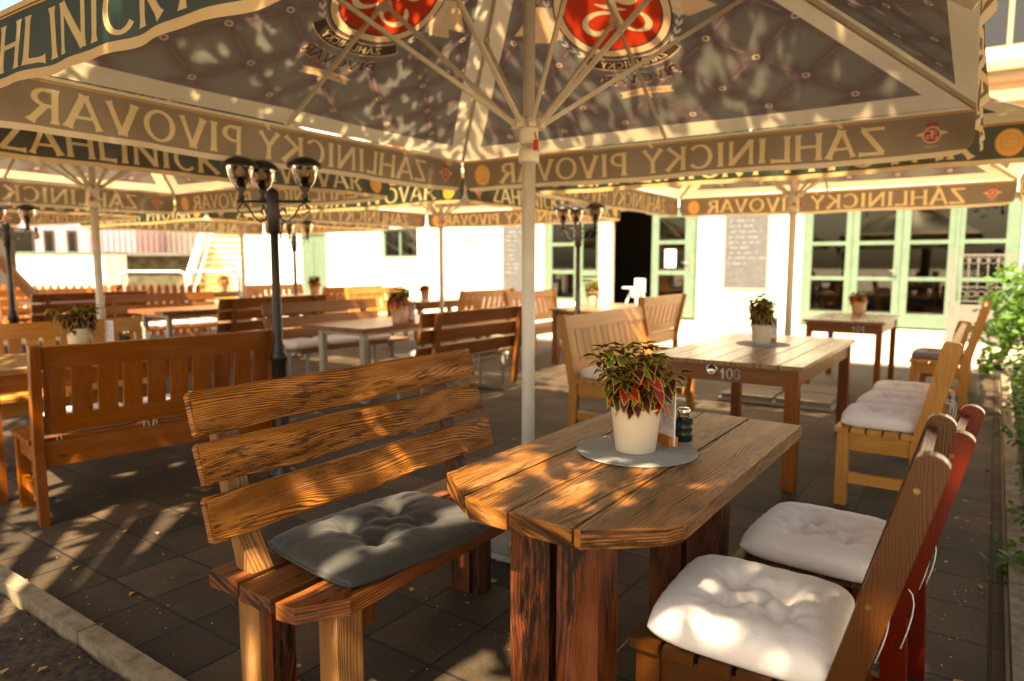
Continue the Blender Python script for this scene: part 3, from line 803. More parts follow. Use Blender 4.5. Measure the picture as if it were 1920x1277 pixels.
def canopy_mesh():
    ol = [(-HS, 0), (HS, 0), (.03, SL * (1 - .03 / HS)), (-.03, SL * (1 - .03 / HS))]
    def inset(d):
        k = SL / HS; off = d * math.hypot(1, k) / k   # distance in from the slanted edges
        return [(-HS + off + d / k, d), (HS - off - d / k, d), (0.02, SL - (off) * k), (-.02, SL - (off) * k)]
    sh = [([ol, inset(.13)], fB)]
    cx, cy, r = 0, 1.14, .315
    # ribbon flying out both sides
    for s in (-1, 1):
        sh.append(([[(cx + s * .25, cy - .02), (cx + s * .45, cy - .12), (cx + s * .62, cy - .10), (cx + s * .55, cy - .04), (cx + s * .72, cy - .04), (cx + s * .58, cy + .06), (cx + s * .5, cy + .16), (cx + s * .3, cy + .12)]], fP))
        for k in range(12):                     # wheat
            a = R(270 + s * (28 + k * 9)); rr = r + .09
            px, py = cx + rr * math.cos(a), cy + rr * math.sin(a)
            for q in (-1, 1):
                tx, ty = -math.sin(a) * s, math.cos(a) * s; nx, ny = math.cos(a) * q, math.sin(a) * q
                sh.append(([[(px, py), (px + tx * .03 + nx * .022, py + ty * .03 + ny * .022), (px + tx * .062 + nx * .018, py + ty * .062 + ny * .018), (px + tx * .03, py + ty * .03)]], fW))
    sh += [ring(cx, cy, r + .055, 0, fD, 44), ring(cx, cy, r + .045, 0, fP, 44), ring(cx, cy, r, 0, fD, 44), ring(cx, cy, r - .012, 0, fR, 44)]
    sh += monogram(cx, cy, r * .92, fL)
    # name band and words under the disc
    def band(r0, r1, a, mi):
        o = [(cx + r1 * math.cos(R(t)), cy + r1 * math.sin(R(t))) for t in range(270 - a, 271 + a, 3)]
        i_ = [(cx + r0 * math.cos(R(t)), cy + r0 * math.sin(R(t))) for t in range(270 + a, 269 - a, -3)]
        return ([o + i_], mi)
    sh += [band(.385, .475, 46, fP), band(.392, .468, 45, fD)] + arc_text('ZÁHLINICKÝ', cx, cy, .455, .047, fL, sxf=1.35)
    sh += [(l, fP) for l, _ in arc_text('PIVOVAR', cx, cy, .606, .092, fP, sxf=1.15)]
    sh += [(l, fD) for l, _ in arc_text('PIVOVAR', cx, cy, .598, .076, fD, sxf=1.39, tracking=.075)]
    sh.append(([[(-.19, cy - .70), (.19, cy - .70), (.17, cy - .672), (.19, cy - .645), (-.19, cy - .645), (-.17, cy - .672)]], fP))
    sh += text_shapes('ZALOŽENO 1895', -.14, cy - .686, .026, fD, fit=.28)
    def mp(x, y):
        f = y / SL; hw = HS * (1 - f); u = x / max(hw, .01)
        bel = .035 * math.sin(PI * f) * (1 - u * u) * abs(math.sin(u * PI)) * 1.6
        return (x, -HS + HS * f, EAVE + (APEX - EAVE) * f - bel)
    return pattern_mesh('canopy', ol, sh, fQ, mp, .11, FAB)
ME_VAL, ME_CAN = valance_mesh(), canopy_mesh()
def umbrella(label):
    t = thing('patio_umbrella', label, 'umbrella', group='square printed umbrellas over the terrace')
    b = BM(); b.lathe([(.034, 0), (.034, 1.9), (.030, 1.9), (.030, APEX + .02), (.012, APEX + .10)], seg=20)
    b.lathe([(.047, 1.86), (.052, 1.87), (.052, 1.91), (.047, 1.93)], seg=20); b.done('pole', M_WHITE, t)
    b = BM(); hz = 2.05
    b.lathe([(.044, hz - .10), (.048, hz - .09), (.048, hz + .02), (.044, hz + .03)], seg=20)
    for k in range(8):
        a = k * PI / 4 + PI / 4 * 0; c, s = math.cos(a), math.sin(a)
        b.board((c * .045, s * .045, hz), (c * .085, s * .085, hz), .035, .045)
    hub = b.done('hub', M_FRAME, t, bev=.003)
    b = BM(); b.tube([(.06, -.04, hz - .05), (.075, -.05, hz - .09)], .004); b.box(.066, .086, -.062, -.048, hz - .14, hz - .09)
    b.done('lock_pin', M_REDP, hub)
    for k in range(8):
        a = k * PI / 4 + PI / 4; c, s = math.cos(a), math.sin(a); ll = HS * (math.sqrt(2) if k % 2 == 0 else 1) - .015
        b = BM(); dz = APEX - EAVE
        up = Vector((c * dz, s * dz, ll)).normalized()
        b.board((c * .03, s * .03, APEX - .03), (c * ll, s * ll, EAVE - .018 + .01), .022 if k % 2 == 0 else .016, .032, (0, 0, 1))
        rb = b.done('rib', M_FRAME, t)
        b = BM(); f = .50 if k % 2 == 0 else .52; px = ll * f
        zr = APEX - .03 + (EAVE - APEX + .02) * f - .02
        b.board((c * .075, s * .075, hz), (c * px, s * px, zr), .018, .022, (0, 0, 1))
        b.board((c * (px - .03), s * (px - .03), zr + .01), (c * (px + .03), s * (px + .03), zr - .01), .034, .05)
        b.done('strut', M_FRAME, rb)
    for k in range(4):
        o = link('canopy', ME_CAN, t); o.rotation_euler = (0, 0, k * PI / 2)
        o = link('valance', ME_VAL, t); o.rotation_euler = (0, 0, k * PI / 2)
    b = BM(); b.lathe([(.10, APEX - .03), (.11, APEX + .02), (.06, APEX + .06), (.02, APEX + .10), (0.001, APEX + .16)], seg=16, smooth=True)
    b.done('cap', FAB[fF], t)
    for i, (dx, dy) in enumerate(((-.26, -.26), (.26, -.26), (-.26, .26), (.26, .26))):
        b = BM(); b.box(dx - .245, dx + .245, dy - .245, dy + .245, .03, .075); b.done('base_slab', M_CONC, t, bev=.006)
    b = BM()
    for q in (-.51, 0, .51):
        b.box(q - .018, q + .018, -.53, .53, .002, .03); b.box(-.53, .53, q - .018, q + .018, .004, .029)
    b.done('base_frame', M_STEEL, t)
    return t
U0 = umbrella('big printed umbrella with its white pole right behind the nearest table')
U0.location = cw(.085, 3.56); U0.rotation_euler = (0, 0, R(1.3))
for (x, y, lb) in [(-3.8, 6.35, 'printed umbrella with its pole behind the potted plant on the left'),
                   (-1.0, 9.8, 'printed umbrella with a thin pole in mid distance, its corner behind the big canopy'),
                   (2.8, 6.95, 'printed umbrella on the right, pole behind the table numbered 108'),
                   (-4.9, 12.6, 'sunlit printed umbrella far back beyond the black lamp post'),
                   (-7.7, 9.1, 'printed umbrella at the far left edge behind the left lamp')]:
    dup(U0, cw(x, y), 1.3, lb)

# ================================================================== main table and bench
t = thing('dining_table', 'heavy dark brown plank table in front with cut corners, empty but for the centrepiece', 'table', (0, 0, 0))
zt0, zt1 = .712, .76
cuts_ = [(-1.245, -1.085), (-1.081, -.925), (-.921, -.745), (-.741, -.553)]
outl = [[(-1.245, 1.455), (-1.087, 1.335), (-1.087, 2.66), (-1.245, 2.655)],
        [(-1.081, 1.332), (-1.04, 1.303), (-.928, 1.303), (-.928, 2.662), (-1.081, 2.66)],
        [(-.921, 1.302), (-.748, 1.302), (-.748, 2.665), (-.921, 2.665)],
        [(-.741, 1.302), (-.725, 1.302), (-.575, 1.43), (-.553, 1.475), (-.553, 2.655), (-.741, 2.66)]]
b = BM()
for i, o in enumerate(outl): b.prism(o, zt0 + (i % 2) * .001, zt1 - [0, .0015, 0, .001][i])
b.done('tabletop', W_TOP, t, bev=.006)
for i, (x, y) in enumerate([(-.985, 1.40), (-.845, 1.40), (-.985, 2.30), (-.845, 2.30)]):
    for k in range(1):
        b = BM(); b.box(x, x + .118, y, y + .10, 0, zt0 - .001); b.done('leg', W_LEG, t, bev=.006)
b = BM(); b.box(-1.08, -.72, 1.505, 1.56, .655, .711); b.box(-1.08, -.72, 2.24, 2.295, .655, .711); b.box(-.885, -.845, 1.56, 2.24, .60, .68)
b.done('crossbar', W_RED, t, bev=.004)

t = thing('plank_bench', 'weathered honey-brown bench with three thick back planks, nearest the camera', 'bench', (0, 0, 0))
for i, ((x0, z0), (x1, z1), e0, e1) in enumerate([((-1.86, .99), (-1.82, .868), 1.05, 2.32), ((-1.83, .843), (-1.785, .727), 1.05, 2.335), ((-1.79, .695), (-1.752, .570), 1.045, 2.36)]):
    b = BM(); a = Vector(((x0 + x1) / 2, e0, (z0 + z1) / 2)); c = Vector(((x0 + x1) / 2 + .01, e1, (z0 + z1) / 2 + .002))
    nn = Vector((z0 - z1, 0, x1 - x0)).normalized()
    a -= nn * .018; c -= nn * .018
    b.board(a, c, math.hypot(x1 - x0, z0 - z1), .036, nn)
    # a slight waney edge
    bmesh.ops.subdivide_edges(b.bm, edges=[e for e in b.bm.edges if abs(e.verts[0].co.y - e.verts[1].co.y) > .5], cuts=22)
    for v in b.bm.verts:
        up_ = noise.noise(Vector((v.co.y * 4, i * 7, 0))) * .007
        if v.co.z < (z0 + z1) / 2: v.co.z += up_ * 1.6
        else: v.co.z += up_ * .5
    pl = b.done('back_plank', W_BENCH, t, bev=.006)
    b = BM()
    for yy in (1.20, 2.18):
        c0 = Vector(((x0 + x1) / 2, yy, (z0 + z1) / 2)) + nn * .0012
        b.tube([c0 - nn * .002, c0 + nn * .0012], .0065, 12)
    b.done('screw', M_BRASS, pl)
for y in (1.14, 2.12):
    lo = 1 if y < 1.5 else -1
    b = BM(); b.prism([(-1.80, 0), (-1.70, 0), (-1.70, .42), (-1.80, .45)], y, y + .075, 'xz', 'z')
    b.done('rear_leg', W_POST if lo > 0 else W_LEG, t, bev=.004)
    b = BM(); b.prism([(-1.80, .455), (-1.705, .425), (-1.79, .56), (-1.905, .95), (-1.945, .94)], y + .0, y + .07, 'xz', 'z')
    b.done('back_post', W_POST if lo > 0 else W_LEG, t, bev=.004)
    b = BM(); b.prism([(-1.69, 0), (-1.655, 0), (-1.655, .404), (-1.69, .404)], y + .01, y + .09, 'xz', 'z'); b.done('leg_board', W_LEG, t, bev=.003)
    b = BM(); b.box(-1.47, -1.395, y + .03, y + .12, 0, .404); b.done('leg', W_POST if lo > 0 else W_LEG, t, bev=.004)
    b = BM(); b.box(-1.65, -1.40, y + .125, y + .175, .33, .404); b.done('seat_bearer', W_LEG, t, bev=.003)
b = BM()
for i, o in enumerate([[(-1.85, 1.08), (-1.715, 1.085), (-1.715, 2.5), (-1.85, 2.5)], [(-1.69, 1.075), (-1.55, 1.075), (-1.55, 2.5), (-1.69, 2.5)],
                       [(-1.52, 1.07), (-1.455, 1.08), (-1.375, 1.20), (-1.372, 2.44), (-1.41, 2.5), (-1.52, 2.5)]]):
    b.prism(o, .405, .452)
b.done('seat', W_SEAT, t, bev=.006)

cu = cushion('seat_cushion', 'dark grey-green canvas cushion with deep tufts on the honey-brown bench', .46, .66, .055, F_GREY, [(-.32, -.32), (-.32, .32), (.32, -.32), (.32, .32)], 3, ties=False, seam=True, tuftd=.6, tr=.045, n=60)
cu.location = (-1.59, 1.55, .452); cu.rotation_euler = (0, R(2), R(-5))

# centrepiece ------------------------------------------------------------
def placemat(label, r=.19):
    b = BM(); prof = [(0.0001, .001)]; n = 34
    for i in range(n):
        q = r * (i + .5) / n; dq = r / n / 2; prof += [(q - dq * .9, .0012), (q - dq * .5, .0034), (q + dq * .5, .0034), (q + dq * .9, .0012)]
    prof += [(r, 0.0005)]
    b.lathe(prof, seg=72, cap=False)
    return tag(b.done('placemat', M_MAT), label, 'placemat')
M_MAT = plain('woven_grey_vinyl', (.27, .265, .235), .6, var=.18, scale=160, bump=.5)
pm = placemat('round grey woven placemat on the nearest table'); pm.location = (-.905, 1.985, .761)

def leaf(b, base, d, nrm, L, wd, mid, rim, curl=.25, serr=True):
    """ovate toothed leaf: rim material outside, mid material inside"""
    d = d.normalized(); sd_ = d.cross(nrm).normalized(); up = sd_.cross(d).normalized()
    n = 11; cols = []
    for i in range(n + 1):
        f = i / n; w_ = wd * .5 * (math.sin(PI * min(1, f ** .72)) ** .85) * (1 - .25 * f)
        if serr and 0 < i < n: w_ *= 1.0 + (.13 if i % 2 else -.02)
        c = base + d * (L * f) - up * (curl * L * f * f)
        fold = up * (w_ * .35)
        iw = max(0, w_ - wd * .085)
        cols.append([c - sd_ * w_ + fold, c - sd_ * iw + fold * .8, c, c + sd_ * iw + fold * .8, c + sd_ * w_ + fold])
    V = [[b.bm.verts.new(p) for p in col] for col in cols]
    for i in range(n):
        for j in range(4):
            m_ = rim if j in (0, 3) or i >= n - 1 else mid
            b.face([V[i][j], V[i + 1][j], V[i + 1][j + 1], V[i][j + 1]], None, m_, True)
def coleus_mesh(seed, h=.21, spread=.15, nst=9, red=.25, green=.25, lsz=.062, z0=0):
    rnd = random.Random(seed); b = BM(); bs = BM()
    for s in range(nst):
        a = s / nst * 2 * PI + rnd.uniform(-.3, .3); rr = spread * rnd.uniform(.35, 1) if s else .02
        hh = h * rnd.uniform(.7, 1.08) * (1 - .25 * (rr / spread)); tip = Vector((math.cos(a) * rr, math.sin(a) * rr, z0 + hh))
        p0 = Vector((math.cos(a) * .025, math.sin(a) * .025, z0 - .02)); pts = [p0.lerp(tip, f) + Vector((0, 0, .03 * math.sin(f * PI))) for f in (0, .25, .5, .75, 1)]
        bs.tube(pts, [.0035, .003, .0028, .0025, .002], 6)
        lev = 6
        for i in range(lev):
            f = .30 + .70 * i / (lev - 1); p = p0.lerp(tip, f) + Vector((0, 0, .03 * math.sin(f * PI)))
            for q in range(4 if i < lev - 1 else 6):
                aa = i * 1.2 + q * PI / (2 if i < lev - 1 else 3) + rnd.uniform(-.35, .35)
                drop = rnd.uniform(-.75, .1) if i < lev - 1 else rnd.uniform(-.05, .55)
                if i <= 1: drop -= .5
                d = Vector((math.cos(aa), math.sin(aa), drop)); L = lsz * rnd.uniform(.7, 1.15) * (1.1 if i < 3 else .85)
                u = rnd.random()
                mid = 2 if (u < red * 1.4 and i < 3) else (3 if (i >= lev - 2 and rnd.random() < green * 2) else 0)
                leaf(b, p + d.normalized() * .012, d, Vector((0, 0, 1)) + Vector((rnd.uniform(-.3, .3),) * 3), L, L * rnd.uniform(.58, .76), mid, 1, rnd.uniform(.15, .6))
    # a few big hanging red leaves at the rim
    for q in range(8):
        a = q / 8 * 2 * PI + rnd.uniform(-.3, .3); d = Vector((math.cos(a), math.sin(a), -1.6))
        leaf(b, Vector((math.cos(a) * .072, math.sin(a) * .072, z0 + rnd.uniform(.045, .11))), d, Vector((math.cos(a), math.sin(a), .4)), lsz * 1.35, lsz * .85, 2 if red > .1 else 0, 1, .05)
    return b, bs
def potted(label, seed, pot_m, z, group=None, **kw):
    t = thing('potted_coleus', label, 'potted plant', group=group)
    b = BM(); b.lathe([(.060, 0), (.063, .004), (.079, .138), (.081, .142), (.0785, .143), (.074, .135), (.072, .118), (.001, .118)], seg=40)
    p = b.done('pot', pot_m, t)
    b = BM(); b.lathe([(.071, .121), (.03, .124), (.001, .125)], seg=18, cap=False); b.done('soil', M_SOIL, p)
    fb, sb = coleus_mesh(seed, z0=.12, **kw)
    f = fb.done('foliage', [L_MAROON, L_RIM, L_RED, L_GRN], t, recalc=False); sb.done('stem', L_STEM, t)
    return t
GP = 'potted coleus plants on the tables'
p0_ = potted('full red and maroon coleus in a cream pot on the nearest table', 11, M_POT, .76, GP, h=.225, spread=.15, nst=18, red=.34, green=.2, lsz=.054)
p0_.location = (-.903, 1.972, .765); p0_.rotation_euler = (0, 0, R(20))
def menu(label, loc, rz, hh=.17):
    t = thing('menu_card', label, 'menu', loc, rz, 'menu cards standing in wooden blocks')
    b = BM(); b.box(-.036, .036, -.016, -.003, 0, .034); b.box(-.036, .036, .003, .016, 0, .034); b.done('holder', M_HOLDER, t, bev=.002)
    b = BM(); b.box(-.042, .042, -.0022, .0022, .006, hh + .02)
    cd = b.done('card', M_PAPER, t)
    b = BM(); rnd = random.Random(5)
    for sy in (-1, 1):
        for i in range(22):
            z = hh + .008 - i * .0058
            for c0, c1 in ((-.036, -.005), (.004, .037)):
                x = c0
                while x < c1 - .004 and i % 7:
                    w_ = rnd.uniform(.003, .009); b.box(x, min(c1, x + w_), sy * .0026 - .0003, sy * .0026 + .0003, z, z + .0022); x += w_ + .002
    b.done('print', M_INK, cd)
    return t
menu0 = menu('white printed menu card standing beside the coleus on the nearest table', (-.845, 2.095, .762), -38)
def jarset(label, loc, dark=True):
    t = thing('shaker_tin', label, 'tin', loc, 0, 'spice tins on the tables')
    b = BM(); b.lathe([(.028, 0), (.030, .002), (.030, .02), (.0315, .022), (.030, .024), (.030, .045), (.0315, .047), (.030, .049), (.030, .068), (.032, .070), (.030, .072), (.028, .070), (.027, .004), (.001, .004)], seg=32); b.done('tin', M_TIN, t)
    b = BM(); b.lathe([(.018, .006), (.020, .05), (.022, .082), (.019, .090), (.019, .094)], (0, 0, 0), 24); j = b.done('shaker', G_LAMP, t)
    b = BM(); b.lathe([(.020, .090), (.021, .092), (.021, .106), (.018, .110), (.001, .111)], (0, 0, 0), 24); b.done('lid', M_CHROME, j)
    return t
jar0 = jarset('dark green ribbed tin with a glass shaker on the nearest table', (-.822, 2.172, .766))

# ---- two near chairs
GC = 'single wooden chairs along the right side'
ch1 = slat_bench('wooden_chair', 'dark brown slatted chair in the foreground, nearest the camera', 'chair', .45, W_CHAIR, GC, seatd=.46, top=1.0, lean=.16, style='horizontal', rounded=True, nsl=3, pw=.062, screws=True, pt=.035)
ch1.location = (-.205, 1.49, 0); ch1.rotation_euler = (0, 0, R(1))
ch2 = slat_bench('wooden_chair', 'reddish stained chair just behind the dark brown one', 'chair', .46, W_RED, GC, seatd=.46, top=.93, lean=.13, style='horizontal', rounded=True, nsl=3, pw=.062, screws=True, pt=.04, seatmat=W_CHAIR)
ch2.location = (-.145, 2.075, 0); ch2.rotation_euler = (0, 0, R(-2))
T4 = [(-.30, -.30), (-.30, .30), (.30, -.30), (.30, .30)]
GW = 'white tufted cushions'
c1 = cushion('seat_cushion', 'plump white tufted cushion on the dark brown chair in the foreground', .45, .46, .085, F_WHITE, T4, 1, group=GW, droop=0, tr=.042, tuftd=.62, n=70)
c1.location = (-.445, 1.70, .446); c1.rotation_euler = (0, R(1), R(3))
c2 = cushion('seat_cushion', 'white tufted cushion on the reddish chair', .44, .46, .075, F_WHITE, T4, 2, group=GW, tr=.04, tuftd=.62, n=56)
c2.location = (-.395, 2.31, .446); c2.rotation_euler = (0, 0, R(-3))

# ================================================================== the table numbered 108 and its benches
t108 = wood_table('dining_table', 'worn plank table with the painted number 108 on its apron', .98, 1.85, W_BROWN, W_OLD, nb=7, number='108', legmat=W_PINE)
t108.location = (-.875, 4.18, 0)
b = BM(); b.lathe([(.036, 0), (.038, .004), (.034, .012), (.026, .012), (.022, .006), (.001, .006)], seg=28)
o = b.done('ashtray_clip', M_CHROME, t108); o.rotation_euler = (R(90), 0, 0); o.location = (-.545, .035, .70)
pot_b = potted('green-yellow coleus in a cream pot on the table numbered 108', 21, M_POT, .76, GP, h=.26, spread=.11, nst=10, red=.02, green=.6)
pot_b.location = cw(1.86, 5.10, .765)
pm2 = dup(pm, cw(1.87, 5.10, .761), 0, 'round grey placemat on the table numbered 108')
dup(menu0, cw(1.97, 5.20, .762), 20, 'white menu card behind the plant on the table numbered 108')
GB = 'light pine slatted benches'
pbR = slat_bench('pine_bench', 'light pine bench seen end-on carrying three white cushions', 'bench', 1.68, W_PINE2, GB, top=.95, lean=.12, pw=.085, seatd=.44)
pbR.location = (-.235, 4.15, 0)
cw_n = c2
for i, lb in enumerate(('white cushion nearest on the pine bench of three cushions', 'white cushion in the middle of the pine bench of three cushions', 'white cushion at the far end of the pine bench of three cushions')):
    dup(c2, (-.47 + .01 * i, 4.40 + i * .50, .447), (2, -3, 4)[i], lb)
pbL = slat_bench('pine_bench', 'light pine bench whose slatted back shows behind the nearest plant', 'bench', 1.55, W_PINE2, GB, top=.95, lean=.12, nsl=13, slat_gap=.012)
pbL.location = (-2.72, 4.68 + 1.55, 0); pbL.rotation_euler = (0, 0, PI)
dup(c2, (-2.50, 4.98, .447), 176, 'white cushion on the pine bench behind the nearest plant')

# the far-right group: table 101, seat with grey cushion
t101 = wood_table('dining_table', 'small plank table with the painted number 101 near the green doors', .80, 1.35, W_BROWN, W_OLD, nb=5, number='101', legw=.06, legmat=W_PINE)
t101.location = (-.89, 7.92, 0)
pot_c = potted('small orange-red coleus in a pot on the table numbered 101', 31, M_TERRA, .76, GP, h=.13, spread=.085, nst=7, red=.7, green=0)
pot_c.location = cw(4.15, 8.25, .765)
dup(menu0, cw(4.28, 8.4, .762), 20, 'white menu card beside the plant on the table numbered 101')
chR = slat_bench('pine_bench', 'far pine bench with a single dark grey cushion, near the bush', 'bench', 1.2, W_PINE2, GB, top=.97, lean=.14)
chR.location = (-.16, 7.55, 0)
cg = cushion('seat_cushion', 'dark grey flat cushion on the far pine bench near the bush', .44, .46, .07, F_DGREY, T4, 9, group=None)
cg.location = (-.42, 7.85, .447)

# ================================================================== left foreground pine group
pl_az = -8.8
pbA = slat_bench('pine_bench', 'orange pine bench in the left foreground seen from behind', 'bench', 1.33, W_PINE, 'orange pine benches', top=.945, lean=.07, nsl=10, pw=.07)
pbA.location = cw(-2.44, 3.43); pbA.rotation_euler = (0, 0, R(pl_az))
cA = dup(c2, pbA.location + Vector((-.26, .38, .447)), pl_az, 'white cushion at the near end of the orange pine bench')
dup(c2, pbA.location + Vector((-.19, .85, .447)), pl_az, 'white cushion at the far end of the orange pine bench')
tA = wood_table('dining_table', 'plank table behind the orange pine bench on the left', .85, 1.6, W_PINE, W_OLD, nb=6)
tA.location = pbA.location + Vector((-.56, -.05, 0)); tA.rotation_euler = (0, 0, R(pl_az))
pot_d = potted('dark maroon coleus with drooping leaves on the left table', 41, M_POT, .76, GP, h=.2, spread=.14, nst=9, red=.06, green=.15)
pot_d.location = cw(-3.05, 4.82, .762)
dup(menu0, cw(-2.88, 4.90, .762), 10, 'white menu card beside the dark coleus on the left table')
dup(jar0, cw(-2.80, 4.96, .762), 0, 'dark tin beside the menu on the left table')
pbB = slat_bench('pine_bench', 'pale pine bench at the left edge, across the table', 'bench', 1.5, W_PINE2, 'orange pine benches', top=.93, lean=.07)
pbB.location = pbA.location + Vector((-1.98 + .23, 1.40 + .05, 0)); pbB.rotation_euler = (0, 0, R(180 + pl_az))

# ================================================================== brown plank benches and steel-leg tables
GBR = 'brown plank benches on steel frames'; GS = 'brown tables on grey steel legs'
br = plank_bench('plank_bench', 'brown three-plank bench seen from behind, left of the white pole', 1.68, GBR); br.location = (-4.20, 4.46, 0)
def brown(x, y, rz, lb):
    return dup(br, (x, y, 0), rz, lb)
brown(-6.42, 6.25, 180, 'brown bench with three white cushions facing the camera behind the lamp post')
brown(-8.05, 4.95, 0, 'dark brown bench seen from behind, left of the lamp post')
brown(-10.15, 6.3, 180, 'brown bench beyond the steel-leg table on the left')
brown(-11.6, 4.2, 0, 'brown bench behind the left plant, before the picket fence')
brown(-13.6, 6.2, 180, 'farthest brown bench at the left near the orange pickets')
st = wood_table('dining_table', 'brown table on grey steel legs holding a red coleus', .9, 1.7, W_BROWN, W_BROWN, h=.75, group=GS, steel=True, thick=.045, legw=.06, nb=4)
st.location = (-4.82, 4.45, 0)
dup(st, (-8.62, 4.6, 0), 0, 'brown table on grey steel legs on the left, bare')
dup(st, (-12.2, 4.6, 0), 0, 'brown steel-leg table farthest left')
for i, lb in enumerate(('nearest white cushion on the brown bench behind the lamp post', 'middle white cushion on the brown bench behind the lamp post', 'right white cushion on the brown bench behind the lamp post')):
    dup(c2, (-6.18, 4.78 + i * .5, .456), 180 + (3, -4, 2)[i], lb)
for i, lb in enumerate(('left white cushion on the bench beyond the bare steel-leg table', 'middle white cushion on the bench beyond the bare steel-leg table', 'right white cushion on the bench beyond the bare steel-leg table')):
    dup(c2, (-9.92, 4.9 + i * .47, .456), 180 + (4, 1, -5)[i], lb)
for i, lb in enumerate(('white cushion on the rear-view brown bench left of the white pole', 'white cushion beside the white pole on the rear-view brown bench')):
    dup(c2, (-4.42, 5.05 + i * .55, .456), (3, -4)[i], lb)
pot_e = potted('red and green coleus on the steel-leg table by the lamp post', 51, M_TERRA, .75, GP, h=.17, spread=.11, nst=8, red=.3, green=.5)
pot_e.location = cw(-1.15, 7.05, .752); pot_e.scale = (1.25,) * 3
dup(menu0, cw(-1.04, 7.1, .752), 20, 'white menu card on the steel-leg table by the lamp post')
dup(jar0, cw(-.94, 7.2, .752), 0, 'dark tin on the steel-leg table by the lamp post')

# ---- second row of pine groups
GF = 'pine benches of the far row'
def pine(x, y, rz, lb, src):
    return dup(src, (x, y, 0), rz, lb)
pb0 = slat_bench('pine_bench', 'pine bench seen from behind, right of the middle lamp post', 'bench', 1.4, W_PINE2, GF, top=.95, lean=.12, nsl=9)
pb0.location = (-3.62, 7.85, 0)
pine(-5.9, 9.75, 180, 'pine bench facing the camera just right of the white pole', pb0)
pine(-6.85, 8.3, 0, 'pine bench seen from behind, left of the white pole', pb0)
pine(-9.2, 9.6, 180, 'pine bench across the far table with the red plant', pb0)
pine(-10.0, 8.25, 0, 'pine bench seen from behind against the white wall, left of the thin pole', pb0)
pine(-12.2, 9.6, 180, 'farthest pine bench at the left against the white wall', pb0)
tf = wood_table('dining_table', 'brown plank table by the middle lamp post', .80, 1.65, W_BROWN, W_OLD, group='far plank tables', nb=5)
tf.location = (-4.15, 7.95, 0)
dup(tf, (-7.45, 8.1, 0), 0, 'far plank table with a red plant, left of the thin pole')
dup(tf, (-10.7, 8.1, 0), 0, 'far plank table before the green door')
dup(tf, (-13.9, 8.1, 0), 0, 'farthest plank table near the yellow stairs')
def place_pot(src, u_, D_, z, lb, rz=0):
    x = (u_ - 960) / 1290 * D_; return dup(src, cw(x, D_, z), rz, lb)
place_pot(pot_b, 1112, 9.7, .765, 'green coleus in a pale pot on the table by the middle lamp post', 40)
place_pot(pot_c, 797, 11.6, .765, 'red coleus on the far table left of the thin pole', 70)
place_pot(pot_e, 591, 13.4, .765, 'red coleus on the far table before the green door', 10)
place_pot(pot_e, 421, 15.2, .765, 'bushy coleus on the farthest table near the yellow stairs', 90)
place_pot(pot_c, 220, 12.1, .752, 'orange coleus on the farthest left steel-leg table', 130)

# ================================================================== lamp posts
def lamp_post(label, heads=(0, 120, 240)):
    t = thing('street_lamp', label, 'lamp', group='black cast-iron lamp posts')
    b = BM()
    b.lathe([(.09, 0), (.09, .04), (.06, .07), (.055, .45), (.05, .50), (.046, .80), (.058, .82), (.058, .85), (.044, .87), (.046, .90), (.032, .93), (.028, 1.30), (.026, 1.65), (.034, 1.66), (.042, 1.67), (.042, 1.91), (.036, 1.93), (.001, 1.955)], seg=20)
    b.done('post', M_IRON, t)
    for a in heads:
        c, s = math.cos(R(a)), math.sin(R(a)); P = lambda r, z: (c * r, s * r, z); rr = .21
        z0 = 1.865; k_ = 1.2; Z = lambda z: z0 + (z - 1.845) * k_
        b = BM(); b.tube([P(.03, z0), P(rr + .03, z0)], .009, 8)
        b.tube([P(rr * .97, z0 - .01)] + [P(rr * .97 + .035 * math.sin(q), z0 - .035 - .02 + .02 * math.cos(q)) for q in (.6, 1.4, 2.2, 3.0)], .0055, 6)
        b.tube([P(rr, z0), P(rr * .82, z0 - .03), P(rr * .62, z0 - .10), P(rr * .42, z0 - .135), P(rr * .25, z0 - .12), P(rr * .18, z0 - .075), P(rr * .26, z0 - .045), P(rr * .37, z0 - .055), P(rr * .39, z0 - .08)], .006, 6)
        b.tube([P(.03, z0 - .10), P(rr * .25, z0 - .105)], .0055, 6)
        ar = b.done('arm', M_IRON, t)
        b = BM(); cc = P(rr, 0)
        b.lathe([(.014, z0), (.024, Z(1.87)), (.016, Z(1.89)), (.036, Z(1.915)), (.030, Z(1.93)), (.022, Z(1.975)), (.001, Z(1.98))], cc, 16)
        b.done('socket', M_IRON, ar)
        b = BM(); b.lathe([(.014, Z(1.976)), (.028, Z(1.995)), (.030, Z(2.01)), (.016, Z(2.03)), (.001, Z(2.035))], cc, 14); b.done('bulb', M_BULB, ar)
        b = BM(); b.lathe([(.030, Z(1.915)), (.055, Z(1.94)), (.076, Z(1.98)), (.088, Z(2.02)), (.091, Z(2.035))], cc, 28, cap=False); b.done('glass_bowl', G_LAMP, ar)
        b = BM(); b.lathe([(.085, Z(2.033)), (.112, Z(2.028)), (.114, Z(2.036)), (.105, Z(2.05)), (.075, Z(2.07)), (.035, Z(2.082)), (.001, Z(2.085))], cc, 28, cap=False)
        b.lathe([(.112, Z(2.028)), (.085, Z(2.033)), (.035, Z(2.065)), (.001, Z(2.07))], cc, 28, cap=False)
        b.done('lamp_cap', M_IRON, ar)
    return t
lp = lamp_post('tall black lamp post with glass bowls beside the orange pine bench', (40, 162, 213))
lp.scale = (.93,) * 3; lp.location = cw(-1.46, 4.27)
lp2 = dup(lp, cw(-5.45, 7.5), 20, 'black lamp post at the left edge of the picture')
dup(lp, cw(.715, 7.5), -35, 'black lamp post standing by the open restaurant door')
dup(lp, cw(-3.2, 10.2), 0, 'farthest black lamp post in front of the green door')

